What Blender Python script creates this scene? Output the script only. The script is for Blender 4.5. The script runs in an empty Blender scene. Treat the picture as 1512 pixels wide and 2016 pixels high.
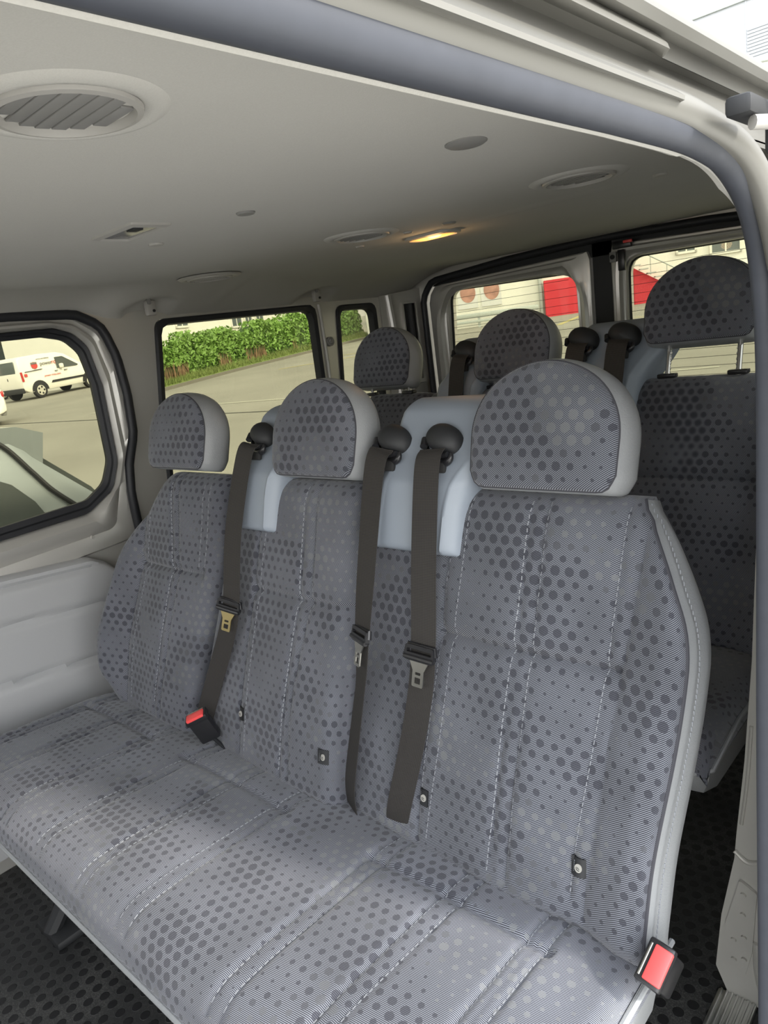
import bpy, bmesh, math, random, bisect
from mathutils import Vector, Matrix
random.seed(7)
S = bpy.context.scene
COL = S.collection
V = Vector

# ------------------------------------------------------------------ camera, world, light, exposure
F_PX = 1405.644
CAM = V((0.93336515, -0.84126658, 1.26747423))
RT = Matrix(((0.7388904, 0.0667816, -0.6705081), (0.6606711, -0.2674620, 0.7014113), (-0.1324941, -0.9612514, -0.2417458)))
cd = bpy.data.cameras.new('camera'); cam = bpy.data.objects.new('camera', cd); COL.objects.link(cam)
right, down, fwd = RT.col[0], RT.col[1], RT.col[2]
M = Matrix.Identity(4)
for i in range(3):
    M[i][0] = right[i]; M[i][1] = -down[i]; M[i][2] = -fwd[i]; M[i][3] = CAM[i]
cam.matrix_world = M
cd.sensor_fit = 'HORIZONTAL'; cd.sensor_width = 36.0; cd.lens = F_PX / 1512 * 36
cd.clip_start = 0.02; cd.clip_end = 400
S.camera = cam

SKY_STRENGTH = 1.15
SIDE_GLOW = 3.0
SUN = 3.0
EXPOSURE = 0.56
w = bpy.data.worlds.new('overcast_sky'); S.world = w; w.use_nodes = True
nt = w.node_tree; nt.nodes.clear()
out = nt.nodes.new('ShaderNodeOutputWorld'); bg = nt.nodes.new('ShaderNodeBackground')
tc = nt.nodes.new('ShaderNodeTexCoord'); dp = nt.nodes.new('ShaderNodeVectorMath'); dp.operation = 'DOT_PRODUCT'
nt.links.new(tc.outputs['Generated'], dp.inputs[0]); dp.inputs[1].default_value = V((0.72, -0.50, 0.48)).normalized()
mr = nt.nodes.new('ShaderNodeMapRange'); mr.interpolation_type = 'SMOOTHSTEP'
mr.inputs['From Min'].default_value = 0.0; mr.inputs['From Max'].default_value = 1.0
mr.inputs['To Min'].default_value = SKY_STRENGTH; mr.inputs['To Max'].default_value = SKY_STRENGTH + SIDE_GLOW
nt.links.new(dp.outputs['Value'], mr.inputs['Value']); nt.links.new(mr.outputs[0], bg.inputs['Strength'])
sepw = nt.nodes.new('ShaderNodeSeparateXYZ'); nt.links.new(tc.outputs['Generated'], sepw.inputs[0])
rw = nt.nodes.new('ShaderNodeValToRGB'); nt.links.new(sepw.outputs['Z'], rw.inputs[0])
rw.color_ramp.elements[0].color = (0.95, 0.94, 0.90, 1); rw.color_ramp.elements[1].color = (0.84, 0.90, 1.0, 1)
nt.links.new(rw.outputs[0], bg.inputs['Color']); nt.links.new(bg.outputs[0], out.inputs[0])
sd = bpy.data.lights.new('sun', 'SUN'); sd.energy = SUN; sd.angle = math.radians(5); sd.color = (1.0, 0.95, 0.86)
so = bpy.data.objects.new('sun', sd); COL.objects.link(so)
so.rotation_euler = V((-0.813, -0.193, -0.545)).to_track_quat('-Z', 'Y').to_euler()
S.view_settings.view_transform = 'Standard'; S.view_settings.look = 'None'
S.view_settings.exposure = EXPOSURE; S.view_settings.gamma = 1.0; S.view_settings.use_curve_mapping = False

# ------------------------------------------------------------------ materials
def newmat(name):
    m = bpy.data.materials.new(name); m.use_nodes = True
    return m, m.node_tree, m.node_tree.nodes['Principled BSDF']
def simple(name, col, rough=0.6, metal=0.0, noise=0.0, nscale=30, bump=0.0, bscale=200, spec=0.5, coat=0.0):
    m, t, p = newmat(name)
    p.inputs['Base Color'].default_value = (*col, 1); p.inputs['Roughness'].default_value = rough
    p.inputs['Metallic'].default_value = metal; p.inputs['Specular IOR Level'].default_value = spec
    if coat: p.inputs['Coat Weight'].default_value = coat
    if noise or bump:
        tcn = t.nodes.new('ShaderNodeTexCoord')
    if noise:
        n = t.nodes.new('ShaderNodeTexNoise'); n.inputs['Scale'].default_value = nscale; n.inputs['Detail'].default_value = 4
        t.links.new(tcn.outputs['Object'], n.inputs['Vector'])
        r = t.nodes.new('ShaderNodeMapRange'); r.inputs['To Min'].default_value = 1 - noise; r.inputs['To Max'].default_value = 1 + noise
        t.links.new(n.outputs['Fac'], r.inputs['Value'])
        mx = t.nodes.new('ShaderNodeVectorMath'); mx.operation = 'SCALE'; mx.inputs[0].default_value = col
        t.links.new(r.outputs[0], mx.inputs['Scale']); t.links.new(mx.outputs[0], p.inputs['Base Color'])
    if bump:
        n2 = t.nodes.new('ShaderNodeTexNoise'); n2.inputs['Scale'].default_value = bscale; n2.inputs['Detail'].default_value = 3
        t.links.new(tcn.outputs['Object'], n2.inputs['Vector'])
        b = t.nodes.new('ShaderNodeBump'); b.inputs['Strength'].default_value = bump; b.inputs['Distance'].default_value = 0.002
        t.links.new(n2.outputs['Fac'], b.inputs['Height']); t.links.new(b.outputs[0], p.inputs['Normal'])
    return m
def mth(t, op, a, b=None, c=None):
    n = t.nodes.new('ShaderNodeMath'); n.operation = op
    for i, x in enumerate((a, b, c)):
        if x is None: continue
        if isinstance(x, (int, float)): n.inputs[i].default_value = x
        else: t.links.new(x, n.inputs[i])
    return n.outputs[0]
def smooth(t, x, a, b, lo=0.0, hi=1.0):
    n = t.nodes.new('ShaderNodeMapRange'); n.interpolation_type = 'SMOOTHSTEP'
    t.links.new(x, n.inputs['Value'])
    for k, v in (('From Min', a), ('From Max', b), ('To Min', lo), ('To Max', hi)):
        if isinstance(v, (int, float)): n.inputs[k].default_value = v
        else: t.links.new(v, n.inputs[k])
    return n.outputs[0]
def mixc(t, f, a, b):
    n = t.nodes.new('ShaderNodeMix'); n.data_type = 'RGBA'
    t.links.new(f, n.inputs['Factor'])
    for s, x in ((6, a), (7, b)):
        if isinstance(x, tuple): n.inputs[s].default_value = (*x, 1)
        else: t.links.new(x, n.inputs[s])
    return n.outputs[2]
def comb(t, a, b):
    n = t.nodes.new('ShaderNodeCombineXYZ'); t.links.new(a, n.inputs[0]); t.links.new(b, n.inputs[1]); return n.outputs[0]
def noise(t, vec, scale, detail=1):
    n = t.nodes.new('ShaderNodeTexNoise'); n.inputs['Scale'].default_value = scale; n.inputs['Detail'].default_value = detail
    t.links.new(vec, n.inputs['Vector']); return n.outputs['Fac']
def dots(t, u, v, pu, pv):
    y = mth(t, 'DIVIDE', v, pv); row = mth(t, 'FLOOR', y)
    half = mth(t, 'MULTIPLY', mth(t, 'PINGPONG', row, 1.0), 0.5)
    x = mth(t, 'ADD', mth(t, 'DIVIDE', u, pu), half); colm = mth(t, 'FLOOR', x)
    fx = mth(t, 'MULTIPLY', mth(t, 'SUBTRACT', mth(t, 'SUBTRACT', x, colm), 0.5), pu)
    fy = mth(t, 'MULTIPLY', mth(t, 'SUBTRACT', mth(t, 'SUBTRACT', y, row), 0.5), pv)
    d = mth(t, 'SQRT', mth(t, 'ADD', mth(t, 'MULTIPLY', fx, fx), mth(t, 'MULTIPLY', fy, fy)))
    return d, comb(t, colm, row)
def fabric(name, ang=35, gain=1.0):
    m, t, p = newmat(name)
    uvn = t.nodes.new('ShaderNodeUVMap'); uvn.uv_map = 'UVMap'
    sp = t.nodes.new('ShaderNodeSeparateXYZ'); t.links.new(uvn.outputs[0], sp.inputs[0])
    u, v = sp.outputs[0], sp.outputs[1]
    d, cell = dots(t, u, v, 0.0200, 0.0165)
    rn = noise(t, cell, 0.16, 2)
    rad = smooth(t, rn, 0.34, 0.66, 0.0020, 0.0070)
    dm = mth(t, 'SUBTRACT', 1.0, smooth(t, mth(t, 'SUBTRACT', d, rad), -0.0005, 0.0005))
    off = t.nodes.new('ShaderNodeVectorMath'); off.operation = 'ADD'; off.inputs[1].default_value = (31.3, 17.7, 0)
    t.links.new(cell, off.inputs[0])
    lt = smooth(t, noise(t, off.outputs[0], 0.10, 2), 0.54, 0.60)
    a = math.radians(ang + 90)
    ph = mth(t, 'ADD', mth(t, 'MULTIPLY', u, math.cos(a) * 2 * math.pi / 0.0021), mth(t, 'MULTIPLY', v, math.sin(a) * 2 * math.pi / 0.0021))
    line = smooth(t, mth(t, 'SINE', ph), -0.35, 0.75)
    fine = noise(t, uvn.outputs[0], 900, 2)
    wear = noise(t, uvn.outputs[0], 7, 3)
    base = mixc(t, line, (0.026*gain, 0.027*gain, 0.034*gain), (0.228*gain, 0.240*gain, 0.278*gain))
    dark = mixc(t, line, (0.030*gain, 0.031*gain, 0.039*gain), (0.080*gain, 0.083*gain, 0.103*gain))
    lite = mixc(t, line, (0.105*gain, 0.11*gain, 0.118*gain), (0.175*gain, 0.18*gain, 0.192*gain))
    dc = mixc(t, lt, dark, lite)
    c = mixc(t, dm, base, dc)
    k = mth(t, 'ADD', mth(t, 'MULTIPLY', fine, 0.35), smooth(t, wear, 0.3, 0.7, 0.70, 0.96))
    sc = t.nodes.new('ShaderNodeVectorMath'); sc.operation = 'SCALE'
    t.links.new(c, sc.inputs[0]); t.links.new(k, sc.inputs['Scale'])
    t.links.new(sc.outputs[0], p.inputs['Base Color'])
    p.inputs['Roughness'].default_value = 0.9; p.inputs['Specular IOR Level'].default_value = 0.25
    p.inputs['Sheen Weight'].default_value = 0.25
    b = t.nodes.new('ShaderNodeBump'); b.inputs['Strength'].default_value = 0.25; b.inputs['Distance'].default_value = 0.004
    t.links.new(noise(t, uvn.outputs[0], 22, 3), b.inputs['Height']); t.links.new(b.outputs[0], p.inputs['Normal'])
    return m
def floor_rubber():
    m, t, p = newmat('dotted_rubber')
    g = t.nodes.new('ShaderNodeTexCoord'); sp = t.nodes.new('ShaderNodeSeparateXYZ'); t.links.new(g.outputs['Object'], sp.inputs[0])
    d, cell = dots(t, sp.outputs[0], sp.outputs[1], 0.031, 0.027)
    dm = mth(t, 'SUBTRACT', 1.0, smooth(t, d, 0.0088, 0.0100))
    dust = smooth(t, noise(t, g.outputs['Object'], 6, 4), 0.35, 0.7, 0.25, 1.0)
    speck = noise(t, g.outputs['Object'], 420, 2)
    k = mth(t, 'MULTIPLY', dust, smooth(t, speck, 0.40, 0.70, 0.25, 1.0))
    base = mixc(t, k, (0.020, 0.021, 0.022), (0.115, 0.113, 0.108))
    c = mixc(t, dm, base, (0.016, 0.016, 0.017))
    t.links.new(c, p.inputs['Base Color']); p.inputs['Roughness'].default_value = 0.55
    b = t.nodes.new('ShaderNodeBump'); b.inputs['Strength'].default_value = 0.6; b.inputs['Distance'].default_value = 0.002
    t.links.new(dm, b.inputs['Height']); t.links.new(b.outputs[0], p.inputs['Normal'])
    return m
def webbing():
    m, t, p = newmat('belt_webbing')
    uvn = t.nodes.new('ShaderNodeUVMap'); uvn.uv_map = 'UVMap'
    sp = t.nodes.new('ShaderNodeSeparateXYZ'); t.links.new(uvn.outputs[0], sp.inputs[0])
    s1 = mth(t, 'SINE', mth(t, 'MULTIPLY', sp.outputs[1], 2*math.pi/0.0024))
    s2 = mth(t, 'SINE', mth(t, 'MULTIPLY', sp.outputs[0], 2*math.pi/0.0032))
    f = smooth(t, mth(t, 'ADD', s1, mth(t, 'MULTIPLY', s2, 0.6)), -1.2, 1.4)
    c = mixc(t, f, (0.016, 0.0145, 0.0138), (0.050, 0.045, 0.041))
    t.links.new(c, p.inputs['Base Color']); p.inputs['Roughness'].default_value = 0.7
    b = t.nodes.new('ShaderNodeBump'); b.inputs['Strength'].default_value = 0.4; b.inputs['Distance'].default_value = 0.0006
    t.links.new(f, b.inputs['Height']); t.links.new(b.outputs[0], p.inputs['Normal'])
    return m
def glass(name, tint, gl=0.07):
    m = bpy.data.materials.new(name); m.use_nodes = True; t = m.node_tree; t.nodes.clear()
    o = t.nodes.new('ShaderNodeOutputMaterial'); mx = t.nodes.new('ShaderNodeMixShader'); tr = t.nodes.new('ShaderNodeBsdfTransparent')
    g = t.nodes.new('ShaderNodeBsdfGlossy'); g.inputs['Roughness'].default_value = 0.02; tr.inputs['Color'].default_value = (*tint, 1)
    fr = t.nodes.new('ShaderNodeFresnel'); fr.inputs['IOR'].default_value = 1.3
    t.links.new(fr.outputs[0], mx.inputs[0]); t.links.new(tr.outputs[0], mx.inputs[1]); t.links.new(g.outputs[0], mx.inputs[2])
    t.links.new(mx.outputs[0], o.inputs[0]); return m
def emis(name, col, st):
    m, t, p = newmat(name)
    g = t.nodes.new('ShaderNodeTexCoord'); n = noise(t, g.outputs['Object'], 40, 2)
    c = mixc(t, smooth(t, n, 0.3, 0.7), tuple(x*0.55 for x in col), col)
    t.links.new(c, p.inputs['Emission Color']); p.inputs['Emission Strength'].default_value = st
    p.inputs['Base Color'].default_value = (0.8, 0.6, 0.35, 1); p.inputs['Roughness'].default_value = 0.2
    return m
def asphalt():
    m, t, p = newmat('asphalt')
    g = t.nodes.new('ShaderNodeTexCoord')
    a = noise(t, g.outputs['Object'], 0.35, 5); b2 = noise(t, g.outputs['Object'], 60, 2)
    k = mth(t, 'ADD', mth(t, 'MULTIPLY', a, 0.6), mth(t, 'MULTIPLY', b2, 0.4))
    t.links.new(mixc(t, smooth(t, k, 0.3, 0.7), (0.22, 0.21, 0.175), (0.30, 0.288, 0.24)), p.inputs['Base Color'])
    p.inputs['Roughness'].default_value = 0.9
    return m
def headliner_mat():
    m, t, p = newmat('headliner_felt')
    g = t.nodes.new('ShaderNodeTexCoord')
    n = noise(t, g.outputs['Object'], 700, 2); n2 = noise(t, g.outputs['Object'], 3, 3)
    k = mth(t, 'ADD', mth(t, 'MULTIPLY', n, 0.5), mth(t, 'MULTIPLY', n2, 0.5))
    t.links.new(mixc(t, k, (0.47, 0.457, 0.425), (0.62, 0.605, 0.565)), p.inputs['Base Color'])
    p.inputs['Roughness'].default_value = 0.95; p.inputs['Specular IOR Level'].default_value = 0.1
    b = t.nodes.new('ShaderNodeBump'); b.inputs['Strength'].default_value = 0.15; b.inputs['Distance'].default_value = 0.001
    t.links.new(n, b.inputs['Height']); t.links.new(b.outputs[0], p.inputs['Normal'])
    return m
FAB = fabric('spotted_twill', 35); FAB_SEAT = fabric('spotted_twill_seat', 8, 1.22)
STITCH = simple('pale_thread', (0.25, 0.26, 0.28), 0.8)
TAGM = simple('tag_button_metal', (0.36, 0.35, 0.32), 0.4)
PIPE = simple('dark_piping', (0.05, 0.05, 0.06), 0.7)
LEATHER = simple('grey_leatherette', (0.33, 0.34, 0.348), 0.42, noise=0.06, nscale=14, bump=0.25, bscale=420)
HOUSING = simple('blue_grey_plastic', (0.27, 0.305, 0.355), 0.42, bump=0.08, bscale=900)
BLACKP = simple('black_plastic', (0.018, 0.018, 0.020), 0.28)
BLACKM = simple('black_matte_plastic', (0.020, 0.021, 0.023), 0.6)
RUBBER = simple('black_rubber_seal', (0.017, 0.018, 0.022), 0.5, noise=0.2, nscale=80)
WEB = webbing()
STEEL = simple('steel_plate', (0.50, 0.49, 0.45), 0.30, 1.0, noise=0.1, nscale=60)
BRASS = simple('brassy_steel', (0.62, 0.50, 0.24), 0.30, 1.0)
CHROME = simple('chrome', (0.75, 0.73, 0.70), 0.12, 1.0)
RED = simple('red_plastic', (0.78, 0.075, 0.075), 0.35)
PAINT = simple('silver_paint', (0.56, 0.545, 0.51), 0.33, 0.40, noise=0.05, nscale=5, coat=0.35)
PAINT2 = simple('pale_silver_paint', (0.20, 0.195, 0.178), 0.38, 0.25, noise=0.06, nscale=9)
PAINT3 = simple('jamb_paint', (0.55, 0.535, 0.49), 0.4, 0.2, noise=0.10, nscale=12)
SEAL_HAZE = simple('hazed_rubber_seal', (0.055, 0.060, 0.075), 0.6, noise=0.15, nscale=60)  # black seal rubber lightened: flare haze put into its colour
DOORGREY = simple('grey_door_paint', (0.20, 0.20, 0.205), 0.35, 0.3, coat=0.2)
TRIMGREY = simple('grey_trim_plastic', (0.44, 0.445, 0.455), 0.5, bump=0.12, bscale=500)
HEAD = headliner_mat(); FLOORM = floor_rubber(); ASPH = asphalt()
VENT = simple('vent_plastic', (0.40, 0.385, 0.36), 0.5); VENTD = simple('vent_slats', (0.24, 0.235, 0.225), 0.55); VOID = simple('dark_cavity', (0.02, 0.02, 0.02), 0.8)
CLIP = simple('grey_clip_plastic', (0.24, 0.235, 0.225), 0.6)
GLASS = glass('tinted_glass', (0.66, 0.645, 0.545)); GLASS2 = glass('rear_glass', (0.64, 0.63, 0.535))
GLASS3 = glass('dark_tinted_glass', (0.42, 0.43, 0.42))
LENS = simple('milky_lens', (0.20, 0.20, 0.21), 0.15)
LIT = emis('lit_amber_lens', (1.0, 0.34, 0.05), 1.7)
ALU = simple('ribbed_aluminium', (0.62, 0.62, 0.60), 0.38, 0.9, noise=0.08, nscale=40)
WHITE = simple('white_car_paint', (0.82, 0.80, 0.72), 0.3, coat=0.3); SILVERCAR = simple('silver_car_paint', (0.33, 0.365, 0.37), 0.28, 0.25, coat=0.5)
CARGLASS = simple('dark_car_glass', (0.085, 0.095, 0.092), 0.08); TYRE = simple('tyre_rubber', (0.02, 0.02, 0.02), 0.8)
HUB = simple('wheel_cover', (0.55, 0.53, 0.45), 0.4); REDLAMP = simple('red_lamp_plastic', (0.45, 0.03, 0.03), 0.2)
RENDER = simple('white_render', (0.74, 0.73, 0.66), 0.9, noise=0.05, nscale=2); GREYWALL = simple('grey_brown_wall', (0.095, 0.091, 0.073), 0.9, noise=0.1, nscale=1.5)
WINGL = simple('window_pane', (0.10, 0.12, 0.12), 0.15); REDWALL = simple('red_wall_paint', (0.55, 0.02, 0.035), 0.6, noise=0.05, nscale=3)
GALV = simple('galvanised_rail', (0.42, 0.45, 0.42), 0.5, 0.3); TEAL = simple('teal_door', (0.16, 0.30, 0.32), 0.5)
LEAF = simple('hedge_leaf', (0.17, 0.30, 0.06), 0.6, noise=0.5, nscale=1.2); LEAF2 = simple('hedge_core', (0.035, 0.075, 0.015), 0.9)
GRASS = simple('verge_grass', (0.17, 0.22, 0.06), 0.9, noise=0.4, nscale=2.5); DRY = simple('dry_brush', (0.25, 0.16, 0.09), 0.9, noise=0.3, nscale=3)
LINEW = simple('white_marking', (0.38, 0.37, 0.30), 0.9); LINEY = simple('yellow_marking', (0.46, 0.40, 0.16), 0.9); CRACK = simple('tar_joint', (0.06, 0.06, 0.05), 0.9)
BOUNCE = simple('bounce_reflector', (0.58, 0.56, 0.51), 0.9, noise=0.06, nscale=2)  # pale colour for the added bounce slab
KERB = simple('kerb_stone', (0.16, 0.15, 0.125), 0.9)
INKG = simple('grey_lettering', (0.16, 0.15, 0.14), 0.6); INKR = simple('red_lettering', (0.55, 0.06, 0.05), 0.6)
SKIN = simple('poster_picture', (0.42, 0.22, 0.17), 0.6, noise=0.7, nscale=2.5); POSTERB = simple('poster_paper', (0.62, 0.62, 0.60), 0.6)
PANELW = simple('white_cladding', (0.40, 0.41, 0.425), 0.5); SHUT = simple('grey_louvre', (0.42, 0.44, 0.46), 0.6)

# ------------------------------------------------------------------ object helpers
def wloc(o):
    v = V((0, 0, 0))
    while o: v = v + o.location; o = o.parent
    return v
def obj(name, verts, faces, mats, parent=None, uv=None, fmat=None, sharp=40, loc=None, label=None):
    me = bpy.data.meshes.new(name)
    if parent is not None: off = wloc(parent); l = V((0, 0, 0))
    else: off = V(loc) if loc is not None else V((0, 0, 0)); l = off
    me.from_pydata([V(v) - off for v in verts], [], faces)
    if not isinstance(mats, (list, tuple)): mats = [mats]
    for m in mats: me.materials.append(m)
    if fmat:
        for i, k in enumerate(fmat): me.polygons[i].material_index = k
    if uv is not None:
        lay = me.uv_layers.new(name='UVMap')
        for lp in me.loops: lay.data[lp.index].uv = uv[lp.vertex_index]
    bm = bmesh.new(); bm.from_mesh(me); bmesh.ops.recalc_face_normals(bm, faces=bm.faces); bm.to_mesh(me); bm.free()
    me.polygons.foreach_set('use_smooth', [True] * len(me.polygons))
    me.set_sharp_from_angle(angle=math.radians(sharp))
    o = bpy.data.objects.new(name, me); o.location = l; COL.objects.link(o)
    if parent is not None: o.parent = parent
    if label: o['label'] = label
    return o
def tag(o, label, cat, group=None):
    o['label'] = label; o['category'] = cat
    if group: o['group'] = group
    return o
def thing(name, label, cat, loc, group=None):
    o = bpy.data.objects.new(name, None); o.location = V(loc); o.empty_display_size = 0.05; COL.objects.link(o)
    return tag(o, label, cat, group)
def struct(o): o['kind'] = 'structure'; return o
class MB:
    def __init__(s): s.v = []; s.f = []; s.m = []
    def add(s, verts, faces, mi=0):
        b = len(s.v); s.v += [V(v) for v in verts]; s.f += [tuple(i + b for i in f) for f in faces]; s.m += [mi] * len(faces)
    def box(s, c, size, ax=None, bevel=0.0, mi=0, seg=2, taper=None):
        bm = bmesh.new(); bmesh.ops.create_cube(bm, size=1.0)
        for v in bm.verts:
            k = (1, 1)
            if taper and v.co.z > 0: k = taper
            v.co = V((v.co.x * size[0] * k[0], v.co.y * size[1] * k[1], v.co.z * size[2]))
        if bevel: bmesh.ops.bevel(bm, geom=bm.edges[:], offset=bevel, segments=seg, profile=0.5, affect='EDGES')
        bm.verts.index_update()
        A = ax or (V((1, 0, 0)), V((0, 1, 0)), V((0, 0, 1)))
        s.add([V(c) + A[0] * v.co.x + A[1] * v.co.y + A[2] * v.co.z for v in bm.verts], [[v.index for v in f.verts] for f in bm.faces], mi); bm.free()
    def loft(s, loops, closed=True, cap0=False, cap1=False, mi=0):
        n = len(loops[0]); vs = [p for l in loops for p in l]; fs = []
        for i in range(len(loops) - 1):
            for j in range(n if closed else n - 1):
                k = (j + 1) % n
                fs.append((i*n + j, i*n + k, (i+1)*n + k, (i+1)*n + j))
        if cap0: fs.append(tuple(range(n)))
        if cap1: fs.append(tuple((len(loops)-1)*n + j for j in range(n)))
        s.add(vs, fs, mi)
    def tube(s, path, r, n=10, mi=0, flat=1.0):
        P = [V(p) for p in path]; loops = []; prev = None
        for i, p in enumerate(P):
            d = (P[min(i+1, len(P)-1)] - P[max(i-1, 0)]).normalized()
            if prev is None:
                h = V((0, 0, 1)) if abs(d.z) < 0.9 else V((0, 1, 0)); a = d.cross(h).normalized()
            else: a = (prev - d * prev.dot(d)).normalized()
            prev = a; b = d.cross(a)
            rr = r[i] if isinstance(r, (list, tuple)) else r
            loops.append([p + a * math.cos(2*math.pi*k/n) * rr + b * math.sin(2*math.pi*k/n) * rr * flat for k in range(n)])
        s.loft(loops, True, True, True, mi)
    def plate(s, outer, holes, off, mi=0):
        """flat polygon with holes extruded by the vector off"""
        bm = bmesh.new(); es = []
        for lp in [outer] + holes:
            vs = [bm.verts.new(p) for p in lp]
            es += [bm.edges.new((vs[i], vs[(i+1) % len(vs)])) for i in range(len(vs))]
        bmesh.ops.triangle_fill(bm, use_beauty=True, use_dissolve=False, edges=es)
        fs = bm.faces[:]
        r = bmesh.ops.extrude_face_region(bm, geom=fs)
        bmesh.ops.translate(bm, vec=off, verts=[g for g in r['geom'] if isinstance(g, bmesh.types.BMVert)])
        bm.verts.index_update()
        s.add([v.co.copy() for v in bm.verts], [[v.index for v in f.verts] for f in bm.faces], mi); bm.free()
    def build(s, name, mats, parent=None, **k): return obj(name, s.v, s.f, mats, parent, fmat=s.m, **k)
def interp(pts, x):
    """piecewise-linear y(x) with pts sorted by x"""
    if x <= pts[0][0]: return pts[0][1]
    for (a, b), (c, d) in zip(pts, pts[1:]):
        if x <= c: return b + (d - b) * (x - a) / (c - a)
    return pts[-1][1]
def sm(pts):
    """x(t) given as (x,t) pairs, smoothed a little"""
    q = sorted((t, x) for x, t in pts)
    def f(t):
        return sum(interp(q, t + d) * w_ for d, w_ in ((-.03, .2), (-.015, .2), (0, .2), (.015, .2), (.03, .2)))
    return f
def spline(pts, n=8):
    P = [V(p) for p in pts]; out = []
    for i in range(len(P) - 1):
        p0, p1, p2, p3 = P[max(i-1, 0)], P[i], P[i+1], P[min(i+2, len(P)-1)]
        for k in range(n):
            t = k / n
            out.append(0.5 * ((2*p1) + (p2-p0)*t + (2*p0-5*p1+4*p2-p3)*t*t + (3*p1-p0-3*p2+p3)*t**3))
    out.append(P[-1]); return out
def rpoly(pts, r, n=6):
    """rounded polygon in 2D; r single or per corner"""
    out = []; N = len(pts)
    for i in range(N):
        p = V(pts[i]); a = V(pts[i-1]) - p; b = V(pts[(i+1) % N]) - p
        ri = r[i] if isinstance(r, (list, tuple)) else r
        if ri <= 0: out += [p.copy() for _ in range(n+1)]; continue
        h = a.normalized().angle(b.normalized()) / 2; dl = min(ri / math.tan(h), a.length*.49, b.length*.49)
        p1, p2 = p + a.normalized()*dl, p + b.normalized()*dl
        for k in range(n + 1):
            t = k / n; out.append(p1*(1-t)**2 + p*2*t*(1-t) + p2*t*t)
    return out
def resample(loop, n):
    P = [V(p) for p in loop]; L = [0]
    for i in range(len(P)): L.append(L[-1] + (P[(i+1) % len(P)] - P[i]).length)
    out = []; j = 0
    for k in range(n):
        s_ = L[-1] * k / n
        while L[j+1] < s_: j += 1
        d = L[j+1] - L[j]; t = (s_ - L[j]) / d if d > 1e-9 else 0
        out.append(P[j].lerp(P[(j+1) % len(P)], t))
    return out
def drop(d, r):
    if r <= 0 or d >= r: return 0.0
    return r - math.sqrt(max(r*r - (r-d)**2, 0))
def samples(n):
    return [0.55 * i/n + 0.45 * (0.5 - 0.5*math.cos(math.pi * i/n)) for i in range(n + 1)]
def pad(name, mp, L, R, t0, t1, hf, thick, r, n, mats, parent, stitches=(), uvo=(0, 0)):
    """cushioned panel: front height field hf(x,t), rounded rim r=(left,right,t0,t1), closed at the back; stitches are dashes in material 1"""
    nu, nv = n; U = samples(nu); W = samples(nv); verts = []; uv = []; faces = []
    def H(x, t):
        a, b = L(t), R(t)
        return hf(x, t) - drop(x-a, r[0]) - drop(b-x, r[1]) - drop(t-t0, r[2]) - drop(t1-t, r[3])
    HG = []
    def HS(x, t):
        q = min(max((t-t0)/(t1-t0), 0), 1); a, b = L(t), R(t); p = min(max((x-a)/(b-a), 0), 1)
        j = min(max(bisect.bisect_right(W, q)-1, 0), nv-1); i = min(max(bisect.bisect_right(U, p)-1, 0), nu-1)
        fq = (q-W[j])/(W[j+1]-W[j]); fp = (p-U[i])/(U[i+1]-U[i]); g = lambda jj, ii: HG[jj*(nu+1)+ii]
        return (g(j, i)*(1-fp)+g(j, i+1)*fp)*(1-fq) + (g(j+1, i)*(1-fp)+g(j+1, i+1)*fp)*fq
    for q in W:
        t = t0 + (t1 - t0) * q; a, b = L(t), R(t)
        for p in U:
            HG.append(H(a + (b - a) * p, t))
            x = a + (b - a) * p
            verts.append(mp(x, t, H(x, t))); uv.append((x + uvo[0] - .8*drop(x-a, r[0]) + .8*drop(b-x, r[1]), t + uvo[1] - .8*drop(t-t0, r[2]) + .8*drop(t1-t, r[3])))
    for j in range(nv):
        for i in range(nu):
            k = j*(nu+1) + i; faces.append((k, k+1, k+nu+2, k+nu+1))
    ring = [i for i in range(nu)] + [j*(nu+1)+nu for j in range(nv)] + [nv*(nu+1)+i for i in range(nu, 0, -1)] + [j*(nu+1) for j in range(nv, 0, -1)]
    xt = []
    for j, q in enumerate(W):
        t = t0 + (t1-t0)*q
        for p in U: xt.append((L(t) + (R(t)-L(t))*p, t))
    b0 = len(verts)
    for k in ring:
        x, t = xt[k]; verts.append(mp(x, t, -thick)); uv.append((uv[k][0], uv[k][1] - 0.05))
    nr = len(ring)
    for i in range(nr): faces.append((ring[i], b0+i, b0+(i+1) % nr, ring[(i+1) % nr]))
    faces.append(tuple(b0+i for i in range(nr)))
    fm = [0]*len(faces)
    for path in stitches:
        P = [V((x, t)) for x, t in path]
        for a, b in zip(P, P[1:]):
            l = (b-a).length; c = int(l/0.0085)
            if c < 1: continue
            d = (b-a)/l; nn = V((-d.y, d.x))
            for i in range(c):
                s0 = a + d*(i+.15)*l/c; s1 = a + d*(i+.75)*l/c; base = len(verts)
                for q in (s0, s1):
                    for sgn in (-1, 1):
                        e = q + nn*sgn*0.00045; h = HS(e.x, e.y)
                        for z in (-.0002, .0011): verts.append(mp(e.x, e.y, h+z)); uv.append((e.x, e.y))
                for f in ((0, 1, 3, 2), (4, 6, 7, 5), (0, 4, 5, 1), (2, 3, 7, 6), (1, 5, 7, 3), (0, 2, 6, 4)):
                    faces.append(tuple(base+i_ for i_ in f)); fm.append(1)
    o = obj(name, verts, faces, mats, parent, uv=uv, fmat=fm, sharp=60)
    return o, H
def gauss(d, w_): return math.exp(-(d/w_)**2)

# ------------------------------------------------------------------ van shell
WX = -0.93
def wl(pts, x=WX): return [V((x, p[0], p[1])) for p in pts]
def rear(pts, y): return [V((p[0], y, p[1])) for p in pts]
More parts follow.
